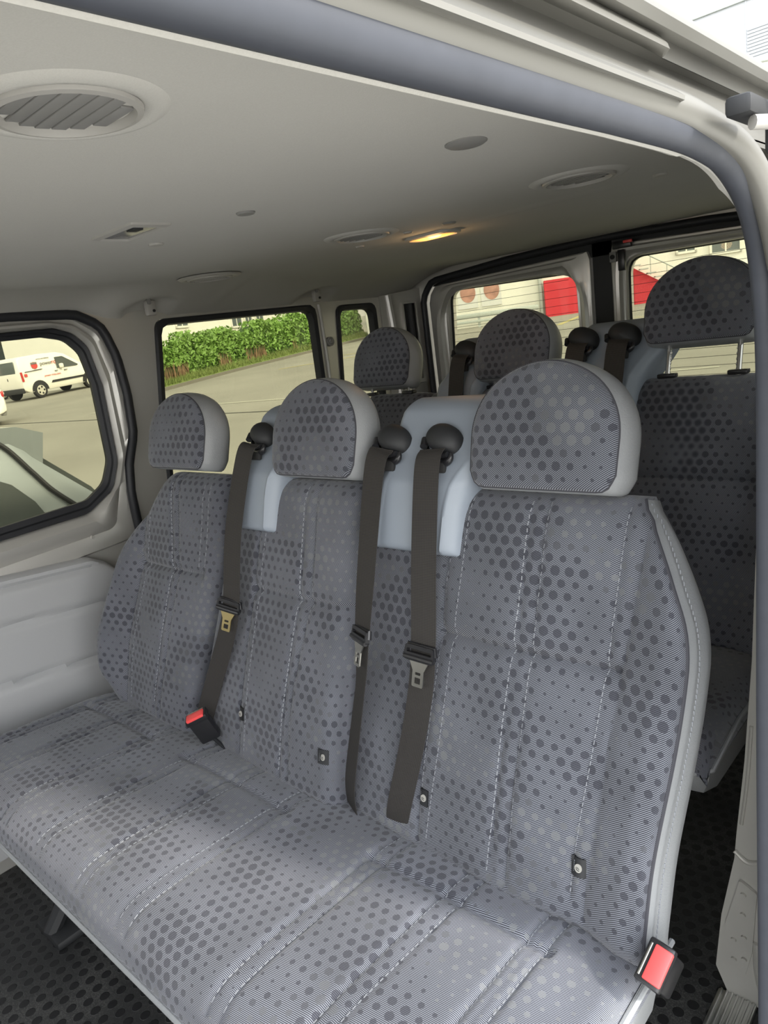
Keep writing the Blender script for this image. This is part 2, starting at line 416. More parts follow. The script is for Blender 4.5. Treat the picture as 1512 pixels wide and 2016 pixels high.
# floor
b = MB(); b.box((-0.10, 0.02, 0.06), (1.66, 2.76, 0.04)); b.box((-.10, -1.9, .04), (1.66, 1.1, .04))
struct(b.build('floor', FLOORM))
# headliner
def ceil_z(x, y):
    s_ = min(max((abs(x + 0.10) - 0.57) / 0.27, 0), 1.15)
    z = 1.458 - 0.066 * s_ * s_
    z += 0.010 * gauss(y - 1.40, 0.25) * (1 - s_) 
    if x < -0.5: z += 0.034 * s_ * (1 / (1 + math.exp((y - 0.115) / 0.022)))
    z -= 0.003 * gauss(y - 0.44 - 0.02*max(0, -x), 0.006) * (1 if x < .35 else .2)          # joint between the two headliner boards
    for hy in (0.255, 0.880):                                                                # pressed recess round each clothes hook
        dd = ((y-hy)/0.075)**2 + ((x+0.90)/0.07)**2
        if dd < 1: z += 0.022*(1-dd)**.6
    return z
vs = []; fs = []; nx, ny = 110, 170
for j in range(ny+1):
    for i in range(nx+1):
        x = -0.945 + 1.675*i/nx; y = -1.7 + 3.085*j/ny; vs.append((x, y, ceil_z(x, y)))
for j in range(ny):
    for i in range(nx):
        k = j*(nx+1)+i; fs.append((k, k+1, k+nx+2, k+nx+1))
n0 = len(vs)
TOPX = [(-.945, 1.45), (-.80, 1.50), (.40, 1.50), (.64, 1.455), (.73, 1.402)]
for y in (-1.7, 1.385): vs += [(x, y, z) for x, z in TOPX]
fs += [(n0+i, n0+i+1, n0+i+6, n0+i+5) for i in range(4)]
fs += [tuple([i for i in range(nx+1)] + [n0+k for k in (4, 3, 2, 1, 0)]), tuple([(nx+1)*ny+i for i in range(nx+1)] + [n0+5+k for k in (4, 3, 2, 1, 0)])]
fs += [tuple([j*(nx+1) for j in range(ny+1)] + [n0+5, n0]), tuple([j*(nx+1)+nx for j in range(ny+1)] + [n0+9, n0+4])]
struct(obj('ceiling', vs, fs, HEAD))
# outer roof skin
b = MB(); prof = [(-1.03, 1.405), (-1.00, 1.45), (-.90, 1.51), (-.5, 1.55), (.25, 1.55), (.55, 1.515), (.66, 1.48)]
b.loft([[V((x, y, z)) for x, z in prof] + [V((x, y, z-.02)) for x, z in reversed(prof)] for y in (-1.7, 1.5)], True, True, True)
struct(b.build('trim_1', PAINT))
# left wall sheet with openings
APER = [(-1.75, 1.425), (-.1, 1.425), (.06, 1.418), (.125, 1.385), (.150, 1.30), (.157, 1.20), (.150, 1.09), (.118, 1.01), (.105, .93), (.105, .16), (-1.75, .16)]
AP = rpoly(APER, [0, .05, .06, .06, .08, .1, .08, .06, .06, .08, 0])
W2o = [(.285, 1.388), (.907, 1.392), (.903, 1.13), (.875, .86), (.215, .86), (.246, 1.15)]
W2i = [(.306, 1.370), (.886, 1.372), (.882, 1.13), (.855, .885), (.24, .885), (.270, 1.15)]
W3o = [(1.005, 1.382), (1.212, 1.380), (1.209, 1.12), (1.195, .86), (.945, .86), (.978, 1.12)]
W3i = [(1.024, 1.362), (1.188, 1.360), (1.187, 1.12), (1.173, .885), (.965, .885), (.997, 1.12)]
R2 = [.035, .035, .2, .05, .05, .2]
b = MB()
b.plate(wl([(-1.75, .08), (1.42, .08), (1.42, 1.47), (-1.75, 1.47)]), [wl(rpoly([(max(p[0], -1.74), p[1]) for p in APER], [0, .05, .06, .06, .08, .1, .08, .06, .06, .08, 0])), wl(rpoly(W2o, R2)), wl(rpoly(W3o, R2))], V((-.03, 0, 0)))
b.plate(wl([(-1.75, .0), (1.45, .0), (1.45, 1.40), (-1.75, 1.40)], -.962), [wl(rpoly([(max(p[0], -1.74), p[1] - (.03 if p[1] > 1.4 else 0)) for p in APER], [0, .05, .06, .06, .08, .1, .08, .06, .06, .08, 0]), -.962), wl(rpoly(W2o, R2), -.962), wl(rpoly(W3o, R2), -.962)], V((-.006, 0, 0)))
# pressed ribs beside the door aperture and on the window pillar
b.tube(spline([(WX+.002, .925, 1.39), (WX+.003, .925, 1.15), (WX+.002, .905, .9)]), .006, 8)
wallL = struct(b.build('wall_left', PAINT))
b = MB(); b.tube([(WX-.002, .948, 1.262), (WX+.012, .948, 1.262)], .016, 16); b.tube([(WX+.010, .948, 1.262), (WX+.018, .948, 1.262)], [.010, .007], 16)
b.build('pillar_knob', CLIP, wallL)
def ring_window(name, o2, i2, r2, glassmat, x=WX, parentname='window'):
    N = 96; A = resample(rpoly(o2, r2), N); B = resample(rpoly(i2, r2), N)
    m_ = MB()
    m_.loft([wl(A, x-.004), wl(A, x+.005), wl([a.lerp(q, .25) for a, q in zip(A, B)], x+.008), wl([a.lerp(q, .85) for a, q in zip(A, B)], x+.004), wl(B, x-.012), wl(B, x-.022)])
    wn = struct(m_.build(name, RUBBER))
    g_ = MB(); g_.plate(wl(resample(rpoly([(p[0], p[1]) for p in o2], r2), 60), x-.018), [], V((-.004, 0, 0)))
    g_.build('pane', glassmat, wn); return wn
ring_window('window_2', W2o, W2i, R2, GLASS); ring_window('window_3', W3o, W3i, R2, GLASS)
# far sliding door: seal, inner pressing, window seal, glass, lower trim panel
b = MB(); b.tube(wl(resample(AP, 260) + [resample(AP, 260)[0]], WX+.002), .0125, 10)
struct(b.build('trim_2', RUBBER))
S1 = [(-1.6, 1.386), (.005, 1.389), (.050, 1.372), (.082, 1.335), (.098, 1.229), (.093, 1.021), (.062, .950), (-.02, .903), (-.30, .895), (-1.6, .88)]
SG = [(-1.6, 1.360), (-.025, 1.371), (.030, 1.358), (.062, 1.322), (.076, 1.24), (.072, 1.03), (.045, .972), (-.01, .938), (-.30, .925), (-1.6, .91)]
def xl(l, x): return [V((x, q[0], q[1])) for q in l]
def dense(l, r=(0, .04, .05, .05, .06, .08, .06, .05, .1, 0)):
    return [V((q.x, q.y)) for q in rpoly(l, list(r), 10)]
AD = [(-1.6, 1.425), (-.03, 1.425), (.06, 1.415), (.122, 1.375), (.148, 1.28), (.150, 1.09), (.116, .98), (.105, .80), (-.30, .78), (-1.6, .78)]
D0, D1, D2 = dense(AD), dense(S1), dense(SG)
def lp(a, c, k): return [p.lerp(q, k) for p, q in zip(a, c)]
b = MB()
b.loft([xl(D0, WX-.055), xl(D0, WX-.020), xl(lp(D0, D1, .06), WX-.006), xl(lp(D0, D1, .25), WX-.004), xl(lp(D0, D1, .45), WX-.010), xl(lp(D0, D1, .62), WX+.004), xl(lp(D0, D1, .8), WX+.006), xl(lp(D0, D1, .95), WX-.006), xl(D1, WX-.016), xl(D1, WX-.05)], closed=False)
b.plate(wl([(-1.6, .84), (.112, .84), (.112, .14), (-1.6, .14)], WX-.025), [], V((-.03, 0, 0)))
door = struct(b.build('door_1', PAINT))
b = MB(); b.loft([xl(D1, WX-.018), xl(lp(D1, D2, .1), WX-.008), xl(lp(D1, D2, .45), WX-.012), xl(lp(D1, D2, .55), WX-.020), xl(D2, WX-.024), xl(D2, WX-.036)], closed=False)
win = struct(b.build('window_1', RUBBER))
g = MB(); g.plate(xl(D1 + [V((-1.6, .88))], WX-.03)[0:], [], V((-.004, 0, 0))); g.build('pane', GLASS, win)
b = MB(); b.tube(spline([(WX+.001, .118, 1.392), (WX+.001, .135, 1.360)], 6), [.011]*7, 10, flat=.5); b.build('rubber_plug', DOORGREY, door)
b = MB(); b.tube([(WX-.004, -.03, .842), (WX+.006, -.03, .842)], .005, 10); b.build('trim_clip', PAINT, door)
def tpm(x, t, o): return V((WX + .012 + o, x, t))
def thf(x, t):
    h = .022 - .008*gauss(t-(.765-.09*(x+.02)), .007) - .009*gauss(t-(.665-.12*(x+.02)), .008) - .010*gauss(t-(.52-.12*(x+.02)), .008)
    if t > .765-.09*(x+.02): h -= .006
    if t < .52-.12*(x+.02): h += .012
    return h
tp_top = [(-1.6, .845), (-.28, .816), (-.06, .795), (-.015, .770), (.02, .72), (.07, .66)]
vsx = []; fsx = []; NX, NT = 90, 80
for i in range(NX+1):
    x = -1.6 + 1.69*i/NX; top = interp(tp_top, x)
    for j in range(NT+1):
        t = .14 + (top-.14)*j/NT; vsx.append(tpm(x, t, thf(x, t) - drop(top-t, .015) - drop(.09-x, .02)))
for i in range(NX):
    for j in range(NT):
        k = i*(NT+1)+j; fsx.append((k, k+1, k+NT+2, k+NT+1))
k0 = len(vsx); ringx = [i*(NT+1)+NT for i in range(NX+1)] + [NX*(NT+1)+j for j in range(NT-1, -1, -1)]
for k in ringx: p = vsx[k]; vsx.append(V((WX-.02, p.y, p.z)))
for i in range(len(ringx)-1): fsx.append((ringx[i], ringx[i+1], k0+i+1, k0+i))
obj('lower_trim_panel', vsx, fsx, TRIMGREY, door)

# D pillar with lamp recess, rear door opening
RY = 1.40
b = MB()
b.plate([V((-.925, 1.235, .08)), V((-.925, 1.235, 1.40)), V((-.90, 1.33, 1.40)), V((-.86, RY+.01, 1.40)), V((-.86, RY+.01, .08)), V((-.90, 1.33, .08))][:2] + [V((-.925, 1.235, .08))][:0] + [V((-.86, RY+.005, 1.415)), V((-.86, RY+.005, .08))], [], V((-.03, .012, 0)))
ax = (V((.065, .165, 0)).normalized(), V((0, 0, 1)), V((.165, -.065, 0)).normalized())
c0 = V((-.882, 1.345, 1.25))
b.tube(spline([V((-.912, 1.27, 1.40)), V((-.905, 1.275, 1.25)), V((-.905, 1.27, 1.05)), V((-.91, 1.26, .9))]), .013, 8)
pil = struct(b.build('trim_3', PAINT))
b = MB()
for a0, a1, w_, h_ in ((-.028, 0, .008, .17), (.028, 0, .008, .17), (0, -.085, .064, .008), (0, .085, .064, .008)):
    b.box(c0 + ax[0]*a0 + ax[1]*(a1+.03) + ax[2]*.006, (w_, h_, .014), ax, .002)
b.build('lamp_recess_rim', PAINT, pil)
b = MB(); b.box(c0 + ax[1]*.03 + ax[2]*.002, (.05, .164, .006), ax, .001)
b.tube([c0 + ax[1]*(.03+s_*.08) + ax[2]*.006 + ax[0]*-.002 for s_ in (-1, 1)], .018, 12, flat=.5)
b.build('recess', BLACKM, pil)
b = MB(); b.box(c0 + ax[1]*-.085 + ax[2]*.004, (.066, .045, .012), ax, .003); b.box(c0 + ax[1]*-.145 + ax[2]*.003, (.06, .06, .010), ax, .003); b.box(c0 + ax[1]*-.24 + ax[0]*.012 + ax[2]*.006, (.05, .10, .02), ax, .004)
b.build('pillar_cover', CLIP, pil)
b = MB(); b.tube([c0 + ax[1]*-.085 + ax[2]*.008, c0 + ax[1]*-.085 + ax[2]*.016], .011, 16); b.tube([c0 + ax[1]*-.085 + ax[2]*.015, c0 + ax[1]*-.085 + ax[2]*.018], .005, 6, mi=1)
b.build('bolt', [STEEL, VOID], pil)
# rear wall surround + doors
HO = [(-.845, .14), (-.845, 1.37), (-.80, 1.428), (-.46, 1.452), (-.13, 1.462), (.20, 1.452), (.55, 1.43), (.62, 1.37), (.65, .14)]
HOr = rpoly(HO, [.05, .06, .05, .1, .1, .1, .05, .06, .05])
b = MB()
b.plate(rear([(-1.0, .04), (-1.0, 1.50), (.55, 1.50), (.70, 1.465), (.775, 1.38), (.775, .04)], RY), [rear(HOr, RY)], V((0, .04, 0)))
struct(b.build('wall_back', PAINT))
lpth = resample(HOr, 200); lpth.append(lpth[0])
b = MB(); b.tube(rear(lpth, RY-.004), .0125, 10); struct(b.build('trim_4', RUBBER))
def rear_door(name, win_name, Lx, Rx, gl, hinge, toph):
    N = 110
    o2 = resample(rpoly([(Lx, .16), (Lx, 1.37 if hinge < 0 else toph), (Lx+.035 if hinge < 0 else Lx+.001, 1.412 if hinge < 0 else toph), (Rx-.001 if hinge < 0 else Rx-.035, toph if hinge < 0 else 1.412), (Rx, toph if hinge < 0 else 1.37), (Rx, .16)], [.03, .04, .03, .02, .02, .03]), N)
    i2 = resample(rpoly(gl, [.04, .045, .045, .04]), N)
    # rotate start index so the loops line up
    c_ = V(((Lx+Rx)/2, 1.1))
    def al(l):
        k = min(range(N), key=lambda q: (l[q]-V((c_.x, -5))).length + abs(l[q].x - c_.x)*8); return l[k:] + l[:k]
    o2, i2 = al(o2), al(i2)
    m_ = MB(); y = RY+.010
    def Lk(k): return [p.lerp(q, k) for p, q in zip(o2, i2)]
    m_.loft([rear(o2, y+.05), rear(o2, y), rear(Lk(.08), y-.004), rear(Lk(.22), y-.004), rear(Lk(.34), y-.012), rear(Lk(.55), y-.010), rear(Lk(.66), y+.006), rear(Lk(.78), y+.010), rear(Lk(.9), y+.008), rear(Lk(.97), y+.016), rear(i2, y+.022), rear(i2, y+.05)])
    d_ = struct(m_.build(name, PAINT))
    g2 = MB()
    i3 = [q + (q-V((sum(p.x for p in i2)/N, sum(p.y for p in i2)/N))).normalized()*.006 for q in i2]
    g2.loft([rear(i3, y+.020), rear(lp(i3, i2, 1.0), y+.018), rear([q.lerp(V((sum(p.x for p in i2)/N, sum(p.y for p in i2)/N)), .012) for q in i2], y+.026), rear(i3, y+.040)])
    w_ = struct(g2.build(win_name, RUBBER))
    g3 = MB(); g3.plate(rear(i3, y+.030), [], V((0, .004, 0))); g3.build('pane', GLASS2, w_)
    hl = MB(); x0 = min(p[0] for p in gl); x1 = max(p[0] for p in gl); zt = max(p[1] for p in gl)
    for k in range(17):
        z = zt - .030 - k*.0265
        xa = x0 + .006 + (.03 if k == 0 else 0); xb = x1 - .006 - (.03 if k == 0 else 0)
        hl.box(((xa+xb)/2, y+.0275, z), (xb-xa, .0012, .0012))
    for xx in (x0+.006, x1-.006): hl.box((xx, y+.0275, zt-.24), (.005, .0012, .40))
    hl.build('heating_wires', BLACKM, w_)
    return d_
rear_door('door_2', 'window_4', -.828, -.166, [(-.768, .93), (-.738, 1.385), (-.227, 1.373), (-.220, .93)], -1, 1.430)
dR = rear_door('door_3', 'window_5', -.094, .600, [(-.054, .93), (-.046, 1.390), (.44, 1.385), (.48, .93)], 1, 1.438)
b = MB(); b.box((-.13, RY+.035, .8), (.066, .02, 1.35)); b.box((-.12, RY+.035, 1.445), (1.50, .02, .07)); struct(b.build('trim_5', BLACKM))
b = MB(); b.box((-.079, RY-.004, 1.398), (.022, .014, .030), None, .002); b.tube([(-.079, RY-.008, 1.398), (-.079, RY-.016, 1.398)], .007, 12, mi=1)
b.build('latch_bracket', [CLIP, VOID], dR)
b = MB(); b.box((-.052, RY-.006, 1.385), (.022, .016, .062), None, .003); b.box((-.048, RY-.008, 1.430), (.060, .016, .022), None, .003); b.build('latch', BLACKP, dR)
b = MB(); b.box((-.026, RY-.018, 1.436), (.028, .008, .009), None, .002); b.build('red_latch_tab', RED, dR)

# unseen light blockers added to darken the rear: front bulkhead and near side ahead of the sliding door
b = MB(); b.box((-.10, -1.66, .55), (1.64, .06, .94), None, .02); struct(b.build('front_blocker', DOORGREY))
b = MB(); b.box((.775, -1.50, .76), (.05, .40, 1.42)); struct(b.build('near_blocker', DOORGREY))
# near side: rear wall, pillar, seal, header track
b = MB(); NW = rpoly([(.30, .88), (.28, 1.34), (1.24, 1.34), (1.24, .88)], .05)
b.plate([V((.785, y, z)) for y, z in ((-.13, .05), (-.13, 1.40), (1.44, 1.40), (1.44, .05))], [[V((.785, q.x, q.y)) for q in NW]], V((-.034, 0, 0)))
wr = struct(b.build('wall_right', DOORGREY))
NWi = [q.lerp(V((.76, 1.11)), .05) for q in NW]
b = MB(); b.loft([[V((x, q.x, q.y)) for q in l] for x, l in ((.748, NW), (.745, NWi), (.775, NWi))]); w6 = struct(b.build('fill_window', RUBBER))  # unseen window, added to let more light onto the rear bench
b = MB(); b.plate([V((.768, q.x, q.y)) for q in NW], [], V((.004, 0, 0))); b.build('pane', GLASS3, w6)
PX = [(.662, 1.34), (.664, 1.015), (.650, .934), (.645, .811), (.642, .729), (.630, .554), (.617, .42), (.613, .369), (.591, .247), (.580, .135), (.60, .085), (.76, .085), (.76, 1.34)]
b = MB(); b.plate(rear(rpoly(PX, .012), .20), [], V((0, .10, 0)))
pr = struct(b.build('trim_6', PAINT3))
b = MB(); b.plate(rear(rpoly([(.622, .335), (.648, .320), (.640, .20), (.628, .142), (.600, .165), (.598, .235)], .004), .199), [], V((0, -.005, 0)))
for (x, z) in ((.628, .31), (.627, .27), (.628, .225), (.612, .212), (.612, .172), (.628, .180)): b.tube([(x, .194, z), (x, .190, z)], .0045, 10)
b.build('riveted_plate', PAINT3, pr)
b = MB()
b.tube(spline([(.641, .199, .62), (.634, .198, .52), (.625, .198, .44)]), .0028, 8); b.tube(spline([(.614, .199, .385), (.635, .198, .372), (.66, .199, .385)]), .004, 8); b.tube(spline([(.646, .200, .22), (.650, .197, .15), (.665, .199, .09)]), .007, 8)
b.build('weld_fold', PAINT3, pr)
GP = spline([(.75, -1.7, 1.366), (.75, -.6, 1.366), (.75, -.40, 1.366), (.75, -.29, 1.363), (.75, -.222, 1.350), (.75, -.170, 1.318), (.75, -.142, 1.26), (.75, -.130, 1.16), (.75, -.136, .808), (.75, -.136, .45), (.75, -.15, .18), (.75, -.23, .09)], 10)
b = MB(); b.tube(GP, .0105, 12); struct(b.build('trim_7', SEAL_HAZE))
q_ = [p + V((-.010, -.010 if abs(p.z-1.366) < .004 else .004, -.002 if p.y < -.3 else 0)) + V((0, .010 if abs(p.z-1.366) < .004 else 0, 0)) for p in GP if p.z > 1.322]; b = MB(); b.tube(q_, [.0068*min(1, (len(q_)-k)/8) for k in range(len(q_))], 8); struct(b.build('trim_12', HEAD))
def th(deg, r): a = math.radians(deg); return (CAM.x + math.cos(a)*r, CAM.z + math.sin(a)*r)
PR = [(.748, 1.372), th(149.3, .202), th(148.5, .203), th(147.4, .200), th(147.1, .196), th(146.5, .197), th(146.2, .205), th(145.8, .222), th(144.2, .240), th(143.0, .236), th(142.3, .222), th(141.8, .219), th(141.3, .222), th(140.9, .232), th(140.4, .226), th(139.8, .222), th(138.4, .221), th(137.9, .224), th(137.6, .232), th(137.7, .26), (.66, 1.485)]
hl = []
for y, bend in [(-1.7, 0), (-.9, 0), (-.6, 0), (-.45, 0), (-.385, 0), (-.372, .001)]:
    hl.append([V((x, y, z)) for x, z in PR])
for y in (-.36, -.05, .6, 1.45):      # rearwards of the track end only the roof edge continues
    hl.append([V((x if k > 13 else min(x, .752), y, z)) for k, (x, z) in enumerate(PR)])
hl = [l + [V((.655, l[0].y, 1.47)), V((.72, l[0].y, 1.372))] for l in hl]
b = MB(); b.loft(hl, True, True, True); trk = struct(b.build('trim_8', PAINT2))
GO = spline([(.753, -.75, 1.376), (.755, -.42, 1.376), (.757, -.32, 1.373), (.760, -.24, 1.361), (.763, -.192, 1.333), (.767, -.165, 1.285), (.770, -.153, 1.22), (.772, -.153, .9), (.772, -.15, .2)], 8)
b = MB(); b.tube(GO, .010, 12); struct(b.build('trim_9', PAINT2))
rl = thing('door_roller', 'black roller bracket with pale rollers at the end of the door track', 'roller', (.79, -.33, 1.36))
b = MB(); b.box((.785, -.300, 1.372), (.016, .060, .012), None, .003); b.box((.797, -.262, 1.358), (.022, .035, .022), None, .004); b.build('bracket', BLACKM, rl)
b = MB(); b.tube(spline([(.800, -.300, 1.390), (.802, -.294, 1.378), (.805, -.285, 1.377), (.808, -.280, 1.390)], 6), .0028, 8); b.build('hook_arm', STEEL, rl)
b = MB(); b.tube([(.790, -.318, 1.362), (.801, -.304, 1.361)], .0045, 12); b.build('roller_wheel', VENT, rl)
b = MB(); b.box((.615, .150, .085), (.062, .10, .010), None, .003)
for k in range(7): b.box((.590 + k*.0085, .150, .091), (.004, .098, .004), None, .001)
tag(b.build('step_plate', ALU, loc=(.615, .15, .08)), 'ribbed aluminium plate on the floor by the near door pillar', 'step plate')

# ------------------------------------------------------------------ ceiling fittings
def circ(c, r, n=48, z=None): return [V((c[0] + r*math.cos(2*math.pi*k/n), c[1] + r*math.sin(2*math.pi*k/n), c[2] if z is None else z)) for k in range(n)]
VG = 'round air vents in the headliner'
def air_vent(x, y, label, flap=0.0, slats=True, pale=False):
    z = ceil_z(x, y) - (.003 if pale else 0); t = thing('air_vent', label, 'air vent', (x, y, z), VG)
    c = (x, y, z)
    b = MB(); b.loft([circ(c, .078, z=z+.001), circ(c, .073, z=z-.002), circ(c, .065, z=z-.004), circ(c, .058, z=z-.003), circ(c, .053, z=z+.001)])
    b.build('outer_ring', HEAD if not pale else VENT, t)
    b = MB(); b.loft([circ(c, .056, z=z-.002), circ(c, .055, z=z-.005), circ(c, .050, z=z-.006), circ(c, .048, z=z-.002), circ(c, .047, z=z+.005)]); b.build('inner_ring', VENT, t)
    b = MB(); b.loft([circ(c, .0465, z=z+.003), circ(c, .02, z=z+.004)], cap1=True); b.build('cavity', VOID if slats else VENTD, t)
    if slats:
        b = MB()
        for k in range(-3, 4):
            h = math.sqrt(.044**2 - (k*.0125)**2)
            b.box((x, y + k*.0125, z-.001), (2*h, .0122, .002), (V((1, 0, 0)), V((0, math.cos(flap), math.sin(flap))), V((0, -math.sin(flap), math.cos(flap)))), .0006)
        b.build('slats', VENTD if not pale else VENT, t)
    return t
air_vent(.385, -.546, 'large round grey air vent nearest the camera, above the bench front', .06)
air_vent(.38, .272, 'grey round air vent in the headliner above the near rear headrest', .1)
air_vent(-.085, .268, 'dark-slatted round vent beside the lit amber lamp in the ceiling', .5)
air_vent(-.60, .262, 'pale ringed round vent above the far side window', .9, pale=True)
lt = thing('ceiling_lamp', 'lit amber ceiling lamp glowing above the rear bench', 'ceiling lamp', (-.06, .466, ceil_z(-.06, .466)))
zc = ceil_z(-.06, .466)
def rrect(cx, cy, z, w_, h_, r_, ang=0): 
    ca, sa = math.cos(ang), math.sin(ang)
    return [V((cx + p.x*ca - p.y*sa, cy + p.x*sa + p.y*ca, z)) for p in rpoly([(-w_/2, -h_/2), (w_/2, -h_/2), (w_/2, h_/2), (-w_/2, h_/2)], r_)]
b = MB(); b.loft([rrect(-.06, .466, zc+.002, .128, .070, .03), rrect(-.06, .466, zc-.006, .126, .068, .03), rrect(-.06, .466, zc-.008, .112, .054, .025), rrect(-.06, .466, zc-.003, .110, .052, .025)]); b.build('rim', VENT, lt)
b = MB(); b.loft([rrect(-.06, .466, zc-.003, .110, .052, .025), rrect(-.06, .466, zc-.007, .100, .044, .02), rrect(-.06, .466, zc-.010, .06, .02, .008)], cap1=True); b.build('lens', LIT, lt)
ld = bpy.data.lights.new('amber_bulb', 'POINT'); ld.energy = 0.12; ld.color = (1, .6, .25); ld.shadow_soft_size = .02
lo = bpy.data.objects.new('amber_bulb', ld); lo.location = (0, 0, -.03); lo.parent = lt; COL.objects.link(lo)
dl = thing('ceiling_lamp', 'unlit rectangular dome lamp in the headliner above the bench', 'ceiling lamp', (-.062, -.248, ceil_z(-.062, -.248)))
zc = ceil_z(-.062, -.248)
b = MB(); b.loft([rrect(-.062, -.248, zc+.002, .122, .066, .004), rrect(-.062, -.248, zc-.003, .120, .064, .004), rrect(-.062, -.248, zc-.005, .104, .050, .003), rrect(-.062, -.248, zc-.002, .100, .046, .003)]); b.build('rim', VENT, dl)
b = MB(); b.loft([rrect(-.062, -.248, zc-.0018, .1005, .0465, .003), rrect(-.062, -.248, zc-.0028, .094, .040, .003)], cap1=True); b.build('lens', LENS, dl)
b = MB(); b.box((-.036, -.256, zc-.0035), (.020, .016, .003), None, .001); b.build('switch', BLACKM, dl)
for x, y, r_, lb in ((.442, -.116, .024, 'largest round grey cover cap in the headliner, above the near headrest'), (.077, -.144, .014, 'small round grey cap in the headliner between the dome lamp and lit lamp'), (-.165, -.144, .013, 'small pale cap in the headliner just below the dome lamp'), (.048, .381, .014, 'small dark cap in the headliner just above the lit amber lamp'), (-.204, .389, .010, 'tiny dark cap in the headliner under the dark-slatted vent'), (.444, .433, .012, 'small grey cap in the headliner right of the grey vent near the rear doors'), (-.045, .365, .010, 'tiny grey cap in the headliner left of the lit amber lamp')):
    z = ceil_z(x, y); b = MB(); c = (x, y, z)
    b.loft([circ(c, r_, 24, z+.002), circ(c, r_, 24, z-.001), circ(c, r_*.85, 24, z-.003)], cap1=True)
    tag(b.build('cover_cap', CLIP if r_ > .0125 and x > -.1 else VENT, loc=c), lb, 'cap', 'round cover caps in the headliner')
for y, lb in ((.255, 'grey clothes hook in the headliner recess above the door pillar'), (.880, 'small grey clothes hook above the gap between the far windows')):
    t = thing('coat_hook', lb, 'hook', (-.89, y, 1.415), 'clothes hooks over the far windows'); b = MB()
    b.box((-.885, y, 1.416), (.018, .030, .040), None, .005); b.tube([(-.876, y+.004, 1.408), (-.873, y+.004, 1.408)], .004, 10, mi=1); b.build('mount', [VENT, VOID], t)
    b = MB(); b.box((-.878, y-.006, 1.436), (.014, .012, .022), None, .004); b.build('prong', CLIP, t)

# ------------------------------------------------------------------ benches
AV = V((0, .15, .512)).normalized(); NV = V((0, AV.z, -AV.y))       # up the backrest, into the backrest
def frame(O):
    B0 = V((0, -.15, .508)) + V(O)
    return lambda x, t, o: B0 + V((x, 0, 0)) + AV*t - NV*o
def vsu(h, seams_v, seams_h):
    """height field with sewn grooves"""
    def f(x, t):
        v = h(x, t)
        for fx, ta, tb in seams_v:
            if ta-.01 < t < tb+.01:
                d = abs(x-fx(t))
                if d < .02: v -= .0055*gauss(d, .0042)
        for tt, xa, xb in seams_h:
            if xa(t) < x < xb(t):
                d = abs(t-tt)
                if d < .035: v -= .009*gauss(d, .006) + .004*gauss(d, .018)
        return v
    return f
S31, S32 = sm([(.259, 0), (.280, .306), (.285, .432), (.315, .53)]), sm([(.279, 0), (.298, .137), (.308, .319), (.324, .512)])
S3a, S3b = sm([(.398, 0), (.409, .111), (.418, .317), (.428, .53)]), sm([(.424, 0), (.43, .06), (.442, .322), (.450, .53)])
S3r, S3p = sm([(.520, .03), (.538, .2), (.547, .313), (.560, .525)]), sm([(.540, .0), (.558, .22), (.566, .307), (.578, .43), (.588, .52)])
R3 = sm([(.622, -.02), (.627, .096), (.642, .227), (.648, .30), (.650, .37), (.638, .41), (.610, .47), (.576, .53), (.552, .56)])
L3 = lambda t: .086 + .012*min(max(t/.4, 0), 1)
S21, S22 = sm([(-.203, .02), (-.187, .228), (-.171, .421), (-.150, .536)]), sm([(-.180, .02), (-.163, .228), (-.148, .421), (-.130, .536)])
S2a, S2b = sm([(-.063, 0), (-.044, .159), (-.03, .322), (-.033, .53)]), sm([(-.040, 0), (-.034, .115), (-.002, .317), (-.006, .532)])
L2 = sm([(-.368, 0), (-.326, .256), (-.308, .365), (-.308, .535)]); R2_ = lambda t: L3(t) - .003
S11, S12 = sm([(-.648, 0), (-.640, .15), (-.600, .325), (-.605, .5)]), sm([(-.622, 0), (-.611, .15), (-.570, .325), (-.574, .5)])
S1a, S1b = sm([(-.505, .02), (-.48, .12), (-.455, .33), (-.487, .52)]), sm([(-.482, .03), (-.455, .12), (-.435, .33), (-.46, .52)])
S1c, S1d = sm([(-.40, .02), (-.37, .25), (-.362, .40), (-.365, .52)]), sm([(-.385, .02), (-.352, .25), (-.342, .40), (-.345, .52)])
L1 = sm([(-.690, -.01), (-.745, .04), (-.768, .10), (-.764, .15), (-.718, .27), (-.662, .39), (-.570, .50), (-.545, .525), (-.535, .56)]); R1 = lambda t: L2(t) - .004
def puff(x, t, c, wd): return .018*gauss(x-c, wd)*(0.6+0.4*gauss(t-.2, .16)) + .006*gauss(t-.12, .12)
def h3(x, t):
    v = .010 + puff(x, t, .42, .12) - .014*max(0, .25-x)/.16
    e = x - S3p(t)
    if e > 0: v += .020*min(e/.05, 1)
    return v - .010*gauss(t-.54, .03)
def h2(x, t): return .012 + puff(x, t, -.03, .11) - .012*max(0, -.17-x)/.14 - .010*gauss(t-.54, .03) + .006*gauss(x-.06, .03)
def h1(x, t):
    v = .010 + puff(x, t, -.47, .12); e = S11(t) - x
    if e > 0: v += .038*min(e/.07, 1)
    return v - .010*gauss(t-.54, .03)
def d_loop(w_, h_, n=64, flat=.10):
    """D outline: flat base with small corner radii, half-round top; centred in x, base at 0"""
    pts = []
    for k in range(41):
        a = math.pi*k/40; pts.append(V((w_/2*math.cos(a)*(1 - .06*math.sin(a)**6), h_*.40 + h_*.60*math.sin(a)**.92)))
    pts += [V((-w_/2*.985, h_*.12)), V((-w_/2*.90, .004)), V((-w_/2*.82, 0)), V((w_/2*.82, 0)), V((w_/2*.90, .004)), V((w_/2*.985, h_*.12))]
    return resample(pts, n)
